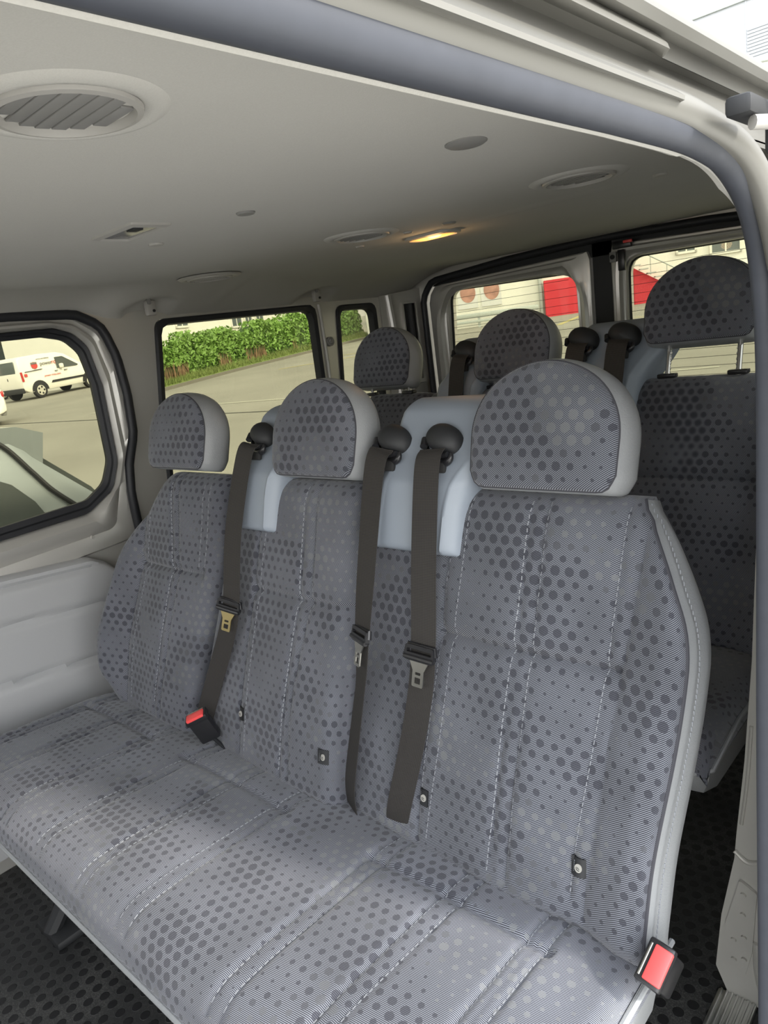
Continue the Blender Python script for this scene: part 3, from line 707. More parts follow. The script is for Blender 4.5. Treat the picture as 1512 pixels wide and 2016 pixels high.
def headrest(mp, cx, t0, parent, posts=0.0, w_=.226, h_=.176):
    N = 72; base = d_loop(w_, h_, N); cen = V((0, h_*.45))
    def ring(sx, o, grow=0.0, lift=0.0):
        out = []
        for p in base:
            q = cen + (p-cen)*sx
            q = q + (p-cen).normalized()*grow
            out.append(mp(cx + q.x, t0 + max(q.y, 0.0) + lift, o))
        return out
    ext = [(.955, .036, .0), (.985, .026, .001), (1.0, .016, .002), (1.0, .004, .003), (1.0, -.008, .003), (.985, -.020, .001), (.92, -.029, 0), (.7, -.033, 0), (.3, -.035, 0)]
    b = MB(); b.loft([ring(*e) for e in ext], cap1=True)
    hr = b.build('headrest', LEATHER, parent)
    fr = [(.0001, .0505), (.2, .0505), (.4, .050), (.6, .049), (.75, .0475), (.86, .045), (.92, .0425), (.955, .037), (.957, .034)]
    vs = []; uv = []; fs = []
    for s_, o in fr:
        for p in base:
            q = cen + (p-cen)*s_
            vs.append(mp(cx+q.x, t0+q.y, o)); uv.append((cx + q.x + .013, q.y + .7))
    for i in range(len(fr)-1):
        for j in range(N): k = (j+1) % N; fs.append((i*N+j, i*N+k, (i+1)*N+k, (i+1)*N+j))
    obj('front_cover', vs, fs, FAB, hr, uv=uv)
    pb = MB(); pp = ring(.958, .0365); pb.tube(pp + [pp[0]], .0013, 6); pb.build('piping', PIPE, hr)
    if posts > 0:
        for s_ in (-.073, .073):
            b = MB(); b.tube([mp(cx+s_, t0-posts-.03, -.012), mp(cx+s_, t0+.02, -.012)], .0055, 12)
            for k in range(6):
                if posts > .03: b.box(mp(cx+s_*.94, t0-posts+.006+k*.011, -.012), (.004, .006, .005), None, .001)
            b.build('post', CHROME, hr)
            b = MB(); b.box(mp(cx+s_, t0-posts+.001, -.012), (.040, .022, .010), None, .003); b.build('post_collar', BLACKP, hr)
    return hr
def housing(mp, Lp, Rp, parent, apex):
    L, R = sm(Lp), sm(Rp)
    def hf(x, t):
        o = interp([(.40, .036), (.50, .040), (.545, .038), (.585, .020), (.62, .004), (.66, -.012), (.70, -.04)], t)
        c = (L(t)+R(t))/2; hw = (R(t)-L(t))/2
        s_ = abs(x-c)/hw
        if t < .62: o -= .016*max(0, (s_-.74)/.26)**1.0*(1 if x > c else .5) + (.004 if s_ < .70 else 0)*(.62-t)/.2
        return o
    o, H = pad('belt_housing', mp, L, R, .437, .690, hf, .075, (.012, .012, .012, .028), (44, 64), HOUSING, parent)
    return H
def brandtag(mp, x, t, H, parent, w_=.0195, h_=.0255):
    m_ = MB(); z = lambda a, c: H(a, c)
    g_ = [[mp(x + w_*(i/6-.5), t + h_*(j/6-.5), z(x + w_*(i/6-.5), t + h_*(j/6-.5)) + .0036) for i in range(7)] for j in range(7)]
    m_.loft(g_, False); m_.loft([[p + NV*.002 for p in r] for r in g_], False)
    h0 = H(x+.002, t)+.0048
    disk = [mp(x+.0018 + .0050*math.cos(2*math.pi*k/24), t + .0056*math.sin(2*math.pi*k/24), h0) for k in range(24)]
    m_.loft([[p + NV*.0012 for p in disk], disk], cap1=True, mi=1)
    for rr, sh in ((.0030, 0), (.0014, .0006)):
        arc = [mp(x+.0022+sh + rr*math.cos(a), t+.0004+sh + rr*1.1*math.sin(a), h0+.0002) for a in [math.radians(165 + 130*k/8) for k in range(9)]]
        m_.tube(arc, .00045, 6, mi=0)
    for k in range(6):
        m_.box(mp(x-.0056, t-.0065+k*.0026, H(x-.0056, t)+.0036), (.0008, .0004, .0016), None, 0, mi=2)
    m_.build('sewn_tag', [BLACKM, TAGM, STITCH], parent)
def path_of(fx, a, c, n=14, dx=0.0): return [(fx(a+(c-a)*k/n)+dx, a+(c-a)*k/n) for k in range(n+1)]
def make_bench(name, label, O, group, near, hr, fine):
    root = thing(name, label, 'bench seat', V(O) + V((-.05, -.30, .08)), group)
    mp = frame(O)
    zer = lambda t: -9; inf = lambda t: 9
    n = (84, 100) if fine else (44, 54)
    tH = .543
    st = lambda l: l if fine else []
    b3, H3 = pad('backrest', mp, L3, R3, -.035, tH, vsu(h3, [(S31, 0, .54), (S3a, 0, .54), (S3b, 0, .54), (S3r, .02, .54), (S3p, 0, .54)], [(.320, S31, S3p)]), .06, (.03, .012, .03, .03), n, [FAB, STITCH], root,
        st([path_of(S31, .0, .53, dx=.003), path_of(S32, .0, .53), path_of(S3a, .0, .53, dx=-.003), path_of(S3b, .0, .53, dx=.003), path_of(S3r, .02, .53)]))
    b2, H2 = pad('backrest', mp, L2, R2_, -.035, tH, vsu(h2, [(S21, 0, .54), (S2a, 0, .54), (S2b, 0, .54)], [(.322, S21, inf)]), .06, (.03, .03, .03, .03), n, [FAB, STITCH], root,
        st([path_of(S21, .0, .53, dx=.003), path_of(S22, .0, .53), path_of(S2a, .0, .53, dx=-.003), path_of(S2b, .0, .53, dx=.003)]))
    b1, H1 = pad('backrest', mp, L1, R1, -.035, tH, vsu(h1, [(S11, 0, .53), (S1a, 0, .54), (S1b, 0, .54)], [(.325, S11, S1d)]), .06, (.05, .03, .03, .03), n, [FAB, STITCH], root,
        st([path_of(S11, .0, .50, dx=.003), path_of(S12, .0, .50), path_of(S1a, .02, .52, dx=-.003), path_of(S1b, .02, .52, dx=.003), path_of(S1c, .34, .52), path_of(S1d, .34, .52)]))
    # leatherette side of the near backrest with its stitched welt
    ts = [-.035 + (.538+.035)*k/44 for k in range(45)]
    loops = []
    for dx, o in ((-.001, None), (.005, -.006), (.009, -.018), (.009, -.034), (.003, -.052), (-.010, -.066), (-.04, -.072)):
        loops.append([mp(R3(t) + dx*(1 if t < .49 else max(.1, (.54-t)/.05)), t, (H3(R3(t), t)+.001) if o is None else o + (H3(R3(t), t)-.018)*math.exp(o*40)) for t in ts])
    b = MB(); b.loft(loops, False)
    if fine:
        for k in range(1, 44):
            for s_ in (0, .5):
                t = ts[k] + s_*.013
                p = mp(R3(t)+.0085*(1 if t < .49 else max(.1, (.54-t)/.05)), t, H3(R3(t), t)-.0135); b.box(p, (.0016, .0016, .0055), None, .0004, mi=1)
    b.build('side_cover', [LEATHER, STITCH], b3)
    b = MB(); b.tube([mp(R3(t), t, H3(R3(t), t)+.002) for t in ts], .0022, 6); b.build('piping', PIPE, b3)
    b = MB()
    b.box(mp(-.05, .25, -.085), (1.20, .035, .50), (V((1, 0, 0)), NV, AV), .012); b.build('backrest_shell', LEATHER, root)
    hrs = [headrest(mp, cx, t0, root, po, *sz) for cx, t0, po, sz in hr]
    Hb1 = housing(mp, [(-.238, .43), (-.246, .53), (-.242, .56), (-.205, .612), (-.228, .66), (-.205, .70)], [(-.112, .43), (-.105, .55), (-.06, .62), (-.04, .66), (-.05, .70)], root, 0)
    Hb2 = housing(mp, [(.133, .43), (.145, .53), (.150, .557), (.165, .605), (.148, .643), (.165, .70)], [(.311, .43), (.318, .53), (.345, .59), (.378, .62), (.378, .66), (.36, .70)], root, 0)
    if fine:
        brandtag(mp, -.190, .074, H2, b2); brandtag(mp, .060, .065, H2, b2); brandtag(mp, .274, .064, H3, b3); brandtag(mp, .532, .061, H3, b3)
    # seat cushion
    Yf = -.545 + O[1]; Zs = .503 + O[2]
    def mc(x, t, o): return V((x + O[0], Yf + t, Zs + o - .010*max(0, t-.2)/.2))
    xs = [-.72, -.58, -.43, -.285, -.13, .005, .235, .375, .505]
    prs = [(lambda t, q=q: q + .05*(t-.1)*(1 if q < -.2 else .2) , .02, .40) for q in xs] 
    def hc(x, t):
        v = .0
        for c, wd in ((-.50, .20), (-.10, .18), (.36, .18)): v += .010*gauss(x-c, wd)
        v += .006*gauss(t-.10, .08) - .012*gauss(t-.42, .06)
        return v
    hs = vsu(hc, prs, [(.315, lambda t: .21, lambda t: .53), (.315, lambda t: -.30, lambda t: .03), (.315, lambda t: -.74, lambda t: -.41)])
    sp_ = []
    for f_, a, c in prs: sp_ += [path_of(f_, a, c, 20, -.013), path_of(f_, a, c, 20, .013)]
    hs2 = vsu(hc, [(lambda t, f_=f_, s_=s_: f_(t)+s_, a, c) for f_, a, c in prs for s_ in (-.013, .013)], [])
    both = lambda x, t: min(hs2(x, t), hs2(x, t) + (hs(x, t)-hc(x, t))*.6)
    cu, Hc = pad('seat_cushion', mc, lambda t: -.775, lambda t: .622, 0, .435, both, .06, (.03, .022, .055, .02), (240 if fine else 70, 90 if fine else 40), [FAB_SEAT, STITCH], root, st(sp_), uvo=(.2, 1.5))
    b = MB(); b.tube([mc(x, -.001, -.058) for x in (-.775, -.5, -.2, .1, .4, .60)] + [mc(.624, .02, -.055), mc(.626, .15, -.030), mc(.626, .45, -.030)], .0042, 8); b.build('piping', LEATHER, cu)
    b = MB()
    sk = [[mc(x, y, z) for x, y in ((-.775, -.001), (.600, -.001), (.622, .018), (.624, .49))] for z, _ in ((-.06, 0),)]
    lo_ = [[mc(x, y, z) for x, y, z in pts] for pts in (
        [(-.775, .000, -.058), (-.2, .000, -.058), (.59, .000, -.058), (.620, .02, -.052), (.6235, .10, -.028), (.6235, .43, -.022)],
        [(-.775, .004, -.085), (-.2, .004, -.085), (.58, .004, -.085), (.614, .03, -.085), (.616, .10, -.075), (.616, .43, -.075)],
        [(-.775, .030, -.115), (-.2, .030, -.115), (.56, .030, -.115), (.598, .05, -.125), (.604, .10, -.14), (.604, .43, -.14)],
        [(-.775, .06, -.118), (-.2, .06, -.118), (.55, .06, -.118), (.57, .07, -.128), (.575, .10, -.145), (.575, .42, -.145)])]
    b.loft(lo_, False); b.build('side_skirt', LEATHER, cu)
    b = MB(); b.box(V((-.08, -.28, .405)) + V(O), (1.28, .36, .05), None, .01)
    b.build('seat_frame', BLACKM, root)
    for x in (-.60, .16):
        b = MB(); zl = .39+O[2]; h_ = zl - .08; b.box(V((x+O[0], -.24+O[1], .08 + h_/2)), (.06, .22, h_), None, .012)
        b.box(V((x+O[0], -.30+O[1], .09)), (.11, .36, .02), None, .006)
        b.tube(spline([V((x+O[0], -.36+O[1], .30)), V((x+O[0], -.42+O[1], .16)), V((x+O[0], -.47+O[1], .095))]), .018, 8)
        b.build('leg', BLACKM, root)
    return root, mp, (H1, H2, H3, Hc)
HRN = [(-.445, .546, .0, (.226, .167)), (-.006, .543, .0, (.222, .176)), (.444, .540, .0, (.230, .178))]
bench, mpN, HN = make_bench('bench_seat', 'grey spotted three-seat bench with blue-grey belt housings nearest the camera', (0, 0, 0), 'three-seat benches in the van', True, HRN, True)
HRR = [(-.450, .554, .012, (.226, .176)), (-.010, .553, .010, (.226, .176)), (.440, .604, .060, (.236, .178))]
OR = (-.045, .735, .066)
bench2, mpR, HR_ = make_bench('bench_seat', 'dark shaded three-seat rear bench in front of the back doors', OR, 'three-seat benches in the van', False, HRR, False)

# ------------------------------------------------------------------ seat belts
def ribbon(mp, pts, width, parent, name, twist=None, thick=.0013):
    P = spline(pts, 8); n = len(P); vs = []; uv = []; fs = []; s_ = 0
    for i, p in enumerate(P):
        d = (P[min(i+1, n-1)] - P[max(i-1, 0)]); d2 = V((d.x, d.y)).normalized(); c = V((-d2.y, d2.x)) if abs(d2.y) > .2 else V((1, 0))
        if c.x < 0: c = -c
        a = interp(twist, i/(n-1)) if twist else 0
        if i: s_ += (P[i]-P[i-1]).length
        for k in (-1, -.5, 0, .5, 1):
            ox = c * (k*width/2*math.cos(a)); oo = -k*width/2*math.sin(a)
            for z in (0, thick):
                vs.append(mp(p.x+ox.x, p.y+ox.y, p.z+oo+z)); uv.append((k*width/2, s_))
    for i in range(n-1):
        A = i*10; B = A+10
        for k in range(4):
            fs.append((A+2*k, A+2*k+2, B+2*k+2, B+2*k)); fs.append((A+2*k+1, B+2*k+1, B+2*k+3, A+2*k+3))
        fs.append((A, B, B+1, A+1)); fs.append((A+8, A+9, B+9, B+8))
    fs.append((0, 1, 3, 5, 7, 9, 8, 6, 4, 2)); A = (n-1)*10; fs.append(tuple(A+i for i in (0, 2, 4, 6, 8, 9, 7, 5, 3, 1)))
    return obj(name, vs, fs, WEB, parent, uv=uv)
def hood(mp, x, t, parent, sc=1.0):
    """shoulder belt guide: domed hood on top, glossy lower bezel, slot with the belt going in"""
    tl = math.radians(-22); ct, sn = math.cos(tl), math.sin(tl)
    def q(u, v, o): return mp(x + sc*(-.014 + u*ct - v*sn), t + sc*(-.007 + u*sn + v*ct), .010 + sc*o)
    b = MB(); loops = []
    for i in range(9):
        th_ = math.pi/2*i/8; k = math.cos(th_)
        loops.append([q(.037*k*math.copysign(abs(math.cos(a))**.85, math.cos(a)), (.028 if math.sin(a) > 0 else .021)*k*math.sin(a) + .004, -.004 + .030*math.sin(th_)) for a in [2*math.pi*m/36 for m in range(36)]])
    b.loft(loops, True, False, True); h_ = b.build('belt_guide', BLACKM, parent)
    b = MB()
    cr = [q(.004 + .034*math.cos(a), -.010 + .017*math.sin(a), .012 + .010*math.cos(a)) for a in [math.radians(-160 + 185*m/24) for m in range(25)]]
    b.tube(cr, [.0030 + .0042*math.sin(math.pi*m/24) for m in range(25)], 10)
    b.tube([q(.006, -.020, .020), q(.030, -.008, .021)], [.0065, .005], 10)
    b.tube([q(-.034, -.006, .006), q(-.024, -.016, .016)], [.006, .006], 10)
    b.build('guide_bezel', BLACKP, h_)
    b = MB(); b.box(q(.020, -.034, .022), (.034*sc, .010*sc, .017*sc), (V((1, 0, 0)), NV, AV), .003)
    b.build('guide_slot', VOID, h_)
    return h_
def tongue(mp, x, t, o, ang, parent, metal, turn=0.0):
    X = V((math.cos(ang), 0, 0)) + AV*math.sin(ang); X = (X*math.cos(turn) + NV*math.sin(turn)).normalized()
    Y = (AV*math.cos(ang) - V((1, 0, 0))*math.sin(ang)); Y = (Y - X*Y.dot(X)).normalized(); N_ = X.cross(Y)
    if N_.dot(NV) > 0: N_ = -N_
    c = mp(x, t, o)
    def P(l): return [c + X*p[0] + Y*p[1] for p in l]
    b = MB(); b.plate(P(rpoly([(-.029, -.004), (-.026, .014), (.026, .014), (.029, -.004), (.024, -.010), (-.024, -.010)], .004)), [P(rpoly([(-.0235, .002), (-.0235, .008), (.0235, .008), (.0235, .002)], .002))], N_*.007)
    b.tube(P([(-.027, .002), (-.0255, .013), (.0255, .013), (.027, .002)]), .0035, 8); b.tube([p + N_*.006 for p in P([(-.028, -.005), (.028, -.005)])], .004, 8)
    tg = b.build('tongue', BLACKP, parent)
    b = MB(); b.plate([p + N_*.003 for p in P(rpoly([(-.018, -.009), (.018, -.009), (.0105, -.024), (.0105, -.048), (-.0105, -.048), (-.0105, -.024)], [.001, .001, .004, .003, .003, .004]))], [[p + N_*.003 for p in P(rpoly([(-.005, -.026), (.005, -.026), (.005, -.030), (-.005, -.030)], .001))], [p + N_*.003 for p in P(rpoly([(-.0055, -.034), (.0055, -.034), (.0055, -.043), (-.0055, -.043)], .001))]], N_*.002)
    b.build('latch_plate', metal, tg)
    return tg
BG = 'black seat belts on the near bench'
def belt(mp, O, label, gx, gt, pts, tw, tx, tt, to, ang, metal, group, turn=0.0, sc=1.0):
    root = thing('seat_belt', label, 'seat belt', mp(gx, gt, 0), group)
    ribbon(mp, pts, .047, root, 'webbing', tw); hood(mp, gx, gt, root, sc)
    if tx is not None: tongue(mp, tx, tt, to, ang, root, metal, turn)
    return root
belt(mpN, 0, 'black seat belt with brassy tongue between the far and middle seats', -.165, .622,
     [(-.182, .603, .034), (-.186, .575, .047), (-.203, .43, .050), (-.212, .29, .040), (-.236, .22, .030), (-.282, .12, .020), (-.320, .03, .012), (-.335, -.02, -.004)], [(0, 0), (.5, .12), (1, .2)],
     -.213, .283, .042, -.12, BRASS, BG, .25, .92)
belt(mpN, 0, 'black seat belt with narrow silver tongue hanging beside the middle seat', .176, .612,
     [(.160, .596, .034), (.157, .565, .047), (.155, .43, .050), (.150, .30, .046), (.142, .22, .034), (.128, .12, .026), (.112, .03, .014), (.104, -.02, -.004)], [(0, 0), (.35, -.2), (.6, -.5), (1, -.4)],
     .152, .293, .048, -.06, STEEL, BG, -.38, .95)
belt(mpN, 0, 'black seat belt with wide flat steel tongue nearest the near headrest', .277, .612,
     [(.262, .596, .034), (.264, .565, .048), (.272, .43, .052), (.275, .30, .044), (.266, .22, .034), (.244, .12, .022), (.220, .02, .013), (.210, -.025, -.002)], [(0, 0), (1, 0)],
     .275, .288, .048, -.02, STEEL, BG, 0.0, .95)
BG2 = 'black seat belts on the rear bench'
for gx, x1, lb in ((-.150, -.30, 'dark belt between the two farthest rear headrests'), (.185, .13, 'dark belt hanging just right of the middle rear headrest'), (.285, .245, 'dark belt beside the raised rear headrest, on the housing')):
    belt(mpR, 0, lb, gx, .640, [(gx-.012, .625, .034), (gx-.014, .59, .047), (gx-.018, .43, .050), ((gx+x1)/2-.01, .28, .040), (x1, .03, .012), (x1, -.02, -.008)], None, None, 0, 0, 0, None, BG2, 0, 1.08)
def buckle(label, c, X, Y, Z, sc, strap_to, mbody):
    root = thing('belt_buckle', label, 'buckle', c, 'red-button belt buckles')
    c = V(c); ax = (X, Y, Z)
    b = MB(); b.box(c, (.036*sc, .020*sc, .058*sc), ax, .004, taper=(1.0, 1.0)); b.box(c + Z*.024*sc, (.040*sc, .024*sc, .012*sc), ax, .003); b.build('body', mbody, root)
    b = MB(); b.box(c + Z*.027*sc + Y*.0035*sc, (.032*sc, .0165*sc, .012*sc), ax, .0018); b.build('release_button', RED, root)
    b = MB(); b.box(c + Z*.0290*sc - Y*.0085*sc, (.030*sc, .0022*sc, .004*sc), ax, .0006); b.build('latch_slot', STEEL, root)
    b = MB(); b.tube(spline([c - Z*.026*sc, (c - Z*.026*sc).lerp(V(strap_to), .5), V(strap_to)], 6), .007, 8, flat=.5); b.build('stalk', BLACKM, root)
bc = mpN(-.276, .030, .045)
Zb = V((-.047, -.366, .931)).normalized(); Yb = V((.6915, -.5367, -.177)); Yb = (Yb - Zb*Yb.dot(Zb)).normalized()
buckle('black buckle with red button lying on the seat between far and middle seats', bc, Yb.cross(Zb), Yb, Zb, 1.15, mpN(-.265, -.02, .0), BLACKP)
bc = V((.649, -.185, .508)); Zb = V((.05, -.60, .80)).normalized(); Xb = V((-.158, -.452, -.873)); Xb = (Xb - Zb*Xb.dot(Zb)).normalized(); Yb = Zb.cross(Xb)
if Yb.x < 0: Yb = -Yb
buckle('black buckle with red button beside the near end of the bench', bc, Xb, Yb, Zb, 1.25, (.615, -.11, .42), BLACKP)

# ------------------------------------------------------------------ outside
def gz(x, y): return -.5 - .0162*x + .039*y
def G(x, y, h=0): return V((x, y, gz(x, y)+h))
vs = []; fs = []
xs_ = [-90, -40, -15, -5, 0, 5, 20, 60]; ys_ = [-60, -20, -5, 0, 5, 20, 45, 90]
for y in ys_:
    for x in xs_: vs.append(G(x, y))
for j in range(7):
    for i in range(7): k = j*8+i; fs.append((k, k+1, k+9, k+8))
b = MB(); b.add(vs, fs)
def strip(m_, p, q, wd, mi):
    p, q = V(p), V(q); d = (q-p).normalized(); n_ = V((-d.y, d.x))*wd/2
    m_.add([G(*(p+n_), .006), G(*(p-n_), .006), G(*(q-n_), .006), G(*(q+n_), .006)], [(0, 1, 2, 3)], mi)
strip(b, (-22, 7.0), (-9, 12.2), .10, 1) if False else None
strip(b, (-19, 8.7), (-11, 10.2), .16, 1); strip(b, (-24, 7.0), (-9.5, 8.7), .07, 3)
strip(b, (-13.2, 18.6), (-15.5, 24.5), .2, 2); strip(b, (-12.8, 24.4), (-14.2, 29.5), .25, 2); strip(b, (-14, 17.5), (-8, 20.5), .16, 1); strip(b, (-10, 24), (-6, 27), .16, 2); strip(b, (-21, 19.5), (-17, 21.5), .15, 2); strip(b, (-7, 10.5), (-3, 11.6), .14, 1); strip(b, (-20, 16.5), (-16, 22.5), .16, 2)
struct(b.build('ground', [ASPH, LINEW, LINEY, CRACK]))
b = MB(); b.plate([G(1.0, -7, .01), G(8, -7, .01), G(8, 4, .01), G(1.0, 4, .01)], [], V((0, 0, .02))); struct(b.build('bounce_slab', BOUNCE))  # unseen slab outside the door, added to bounce light onto the ceiling
# hedge along a bank
HL = [V((-21.1, 11.7)), V((-21.4, 12.5)), V((-23.4, 17.2)), V((-25.4, 23.4)), V((-27.2, 29.5))]
HP = [V((q.x, q.y)) for q in spline([(p.x, p.y, 0) for p in HL], 8)]
out_d = V((-.95, .30)).normalized()
b = MB(); rows = []
for i, p in enumerate(HP):
    prof = [(.9, .30), (1.0, .6), (1.15, 1.15), (1.6, 1.40), (2.5, 1.40), (3.0, 1.0), (3.1, .3)]; kh = .72 + .36*min(i/18, 1)
    rows.append([G(*(p+out_d*a), z*kh*(1+.1*math.sin(i*1.7))) for a, z in prof])
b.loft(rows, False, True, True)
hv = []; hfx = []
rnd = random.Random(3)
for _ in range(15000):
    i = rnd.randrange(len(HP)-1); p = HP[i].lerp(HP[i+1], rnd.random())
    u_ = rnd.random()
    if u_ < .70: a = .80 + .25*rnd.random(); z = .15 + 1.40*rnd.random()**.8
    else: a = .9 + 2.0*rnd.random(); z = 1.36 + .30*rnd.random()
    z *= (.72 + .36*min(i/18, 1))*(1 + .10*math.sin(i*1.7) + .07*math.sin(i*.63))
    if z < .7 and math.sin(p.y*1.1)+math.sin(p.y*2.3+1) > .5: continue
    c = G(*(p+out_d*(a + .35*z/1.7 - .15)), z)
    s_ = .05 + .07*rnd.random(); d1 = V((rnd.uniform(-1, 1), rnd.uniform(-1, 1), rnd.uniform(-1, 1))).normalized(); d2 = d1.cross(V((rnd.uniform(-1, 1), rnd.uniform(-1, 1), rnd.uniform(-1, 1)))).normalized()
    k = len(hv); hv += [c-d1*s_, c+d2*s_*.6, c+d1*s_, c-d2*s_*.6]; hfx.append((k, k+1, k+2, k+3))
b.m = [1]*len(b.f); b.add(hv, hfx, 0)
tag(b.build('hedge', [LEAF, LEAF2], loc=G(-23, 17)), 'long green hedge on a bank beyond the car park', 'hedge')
b = MB(); rows = [[G(*(p+out_d*a), z) for a, z in ((0.02, .0), (0.02, .10), (.3, .16), (.85, .28), (.86, .0))] for p in HP]; b.loft(rows, False)
hv = []; hfx = []; fmv = []
for _ in range(5000):
    i = rnd.randrange(len(HP)-1); p = HP[i].lerp(HP[i+1], rnd.random()); a = .1 + .75*rnd.random(); c = G(*(p+out_d*a), .10+.2*a)
    dry = a > .6 and math.sin(p.y*1.1)+math.sin(p.y*2.3+1) > .3
    h_ = (.45 if dry else .16)*(.5+rnd.random()); l_ = V((rnd.uniform(-.1, .1), rnd.uniform(-.1, .1), h_)); s_ = V((rnd.uniform(-1, 1), rnd.uniform(-1, 1), 0)).normalized()*.02
    k = len(hv); hv += [c-s_, c+s_, c+l_]; hfx.append((k, k+1, k+2)); fmv.append(1 if dry else 0)
k = len(b.v); b.v += hv; b.f += [tuple(i+k for i in f) for f in hfx]; b.m += fmv
vg = b.build('verge', [GRASS, DRY], loc=G(-22, 17)); vg['kind'] = 'stuff'; tag(vg, 'strip of rough grass and dry stalks below the hedge', 'grass')
b = MB()
b.loft([[G(*(p-out_d*.14), 0), G(*(p-out_d*.14), .10), G(*(p+out_d*.02), .11), G(*(p+out_d*.02), 0)] for p in HP], True, True, True); struct(b.build('trim_10', KERB))
def building(name, label, p, q, depth, h, mat, wins, base=0.0):
    """block whose front face runs from p to q on the ground; wins = (along 0-1, width m, sill, height, kind)"""
    p, q = V(p), V(q); d = (q-p); L_ = d.length; d = d/L_; n_ = V((-d.y, d.x))
    if n_.dot(V((CAM.x, CAM.y))-p) > 0: n_ = -n_
    z0 = gz(*((p+q)/2)) + base; t = thing(name, label, 'building', (*(p+q)/2, z0)) if False else thing(name, label, 'building', ((p.x+q.x)/2, (p.y+q.y)/2, z0))
    D = V((d.x, d.y, 0)); Nn = V((n_.x, n_.y, 0)); Z = V((0, 0, 1)); o = V((p.x, p.y, z0))
    b = MB(); b.box(o + D*L_/2 + Nn*depth/2 + Z*(h/2-1), (L_, depth, h+2), (D, Nn, Z), .03, seg=1); b.build('wall', mat, t)
    b = MB(); b.box(o + D*L_/2 + Nn*depth/2 + Z*(h+.08), (L_+.3, depth+.3, .2), (D, Nn, Z), .03, seg=1); b.build('roof_edge', GALV, t)
    for a, wd, s_, hh, kind in wins:
        c = o + D*L_*a + Z*(s_+hh/2)
        b = MB()
        for dx, dz, sx, sz in ((-wd/2, 0, .10, hh+.1), (wd/2, 0, .10, hh+.1), (0, -hh/2, wd+.1, .10), (0, hh/2, wd+.1, .10)):
            b.box(c + D*dx + Z*dz - Nn*.03, (sx, .12, sz), (D, Nn, Z))
        f = b.build('window' if kind != 'door' else 'door', RENDER if kind != 'dark' else GREYWALL, t)
        b = MB(); b.box(c - Nn*.02, (wd, .06, hh), (D, Nn, Z))
        if kind != 'door': b.box(c - Nn*.055, (.06, .03, hh), (D, Nn, Z), mi=1)
        b.build('pane', [WINGL if kind != 'door' else TEAL, RENDER], f)
    return t, o, D, Nn, Z, L_
building('office_building', 'white rendered building rising behind the hedge', (-31, 16.8), (-40, 42), 8, 8.5, RENDER, [(.162, 1.0, 1.72, 1.2, 'w'), (.352, 1.1, 1.5, 1.5, 'w'), (.400, .8, 1.5, 1.5, 'w'), (.448, .9, 1.5, 1.5, 'w'), (.62, 1.2, 2.0, 1.5, 'w'), (.80, 1.2, 2.2, 1.5, 'w')])
building('warehouse', 'grey brown building with a teal door behind the white vans', (-44, 4), (-50, 32), 9, 7.5, GREYWALL, [(.475, 2.0, 1.75, 1.0, 'dark'), (.623, .85, 1.2, 1.5, 'door')])
building('annexe', 'small white building past the far end of the hedge', (-26.6, 28.6), (-22.4, 30.1), 1.6, 5.0, RENDER, [(.42, 1.0, .7, 1.0, 'w')])
t, o, D, Nn, Z, L_ = building('shop_building', 'pale building with posters and a red wall behind the rear doors', (-20.5, 28.2), (6.0, 44.5), 9, 9.0, RENDER, [(.398, 1.25, 1.65, .9, 'w'), (.345, .8, 1.9, .6, 'w'), (.47, 1.2, 1.65, .9, 'w'), (.60, 1.2, 1.65, .9, 'w')])
# red wall on its front
b = MB(); b.box(o + D*6.4 - Nn*.30 + Z*.60, (4.0, .4, 1.9), (D, Nn, Z), .02, seg=1)
b.plate([o + D*8.35 - Nn*.5 + Z*q for q in (-.6, 1.55)][:1] + [o + D*11.2 - Nn*.5 - Z*.6, o + D*11.2 - Nn*.5 - Z*.25, o + D*8.35 - Nn*.5 + Z*1.55], [], Nn*.4)
tag(b.build('red_wall', REDWALL, loc=o + D*7 - Nn*.3), 'bright red wall that slopes down along the staircase', 'wall')
st = thing('staircase', 'grey metal stair with handrail above the red wall', 'staircase', o + D*9.6 - Nn*.7)
b = MB()
for k in range(9): b.box(o + D*(8.45 + k*.32) - Nn*.75 + Z*(1.62 - k*.20), (.36, .45, .05), (D, Nn, Z))
b.build('steps', GALV, st)
b = MB(); r0 = o + D*8.2 - Nn*.95 + Z*2.45; r1 = o + D*11.3 - Nn*.95 + Z*.5; b.tube([r0, r1], .03, 8)
for k in range(5): pp = r0.lerp(r1, .05 + .22*k); b.tube([pp, pp - Z*.8], .02, 8)
b.build('handrail', GALV, st)
gr = thing('guard_rail', 'low grey guard rail in front of the poster wall', 'guard rail', o + D*2 - Nn*.6)
b = MB(); b.box(o + D*1.9 - Nn*.6 + Z*.44, (4.4, .10, .20), (D, Nn, Z), .03); b.box(o + D*1.9 - Nn*.63 + Z*.16, (4.4, .06, .12), (D, Nn, Z), .02); b.build('rail', GALV, gr)
for k in range(4): b = MB(); b.box(o + D*(.1+1.2*k) - Nn*.56 + Z*.0, (.12, .08, .9), (D, Nn, Z)); b.build('post', GALV, gr)
b = MB(); b.box(o + D*4.25 - Nn*.12 + Z*1.6, (.16, .2, 4.5), (D, Nn, Z), .02, seg=1); tag(b.build('downpipe', GALV, loc=o + D*4.25 - Nn*.12), 'grey vertical pipe on the wall between the posters and the red wall', 'pipe')
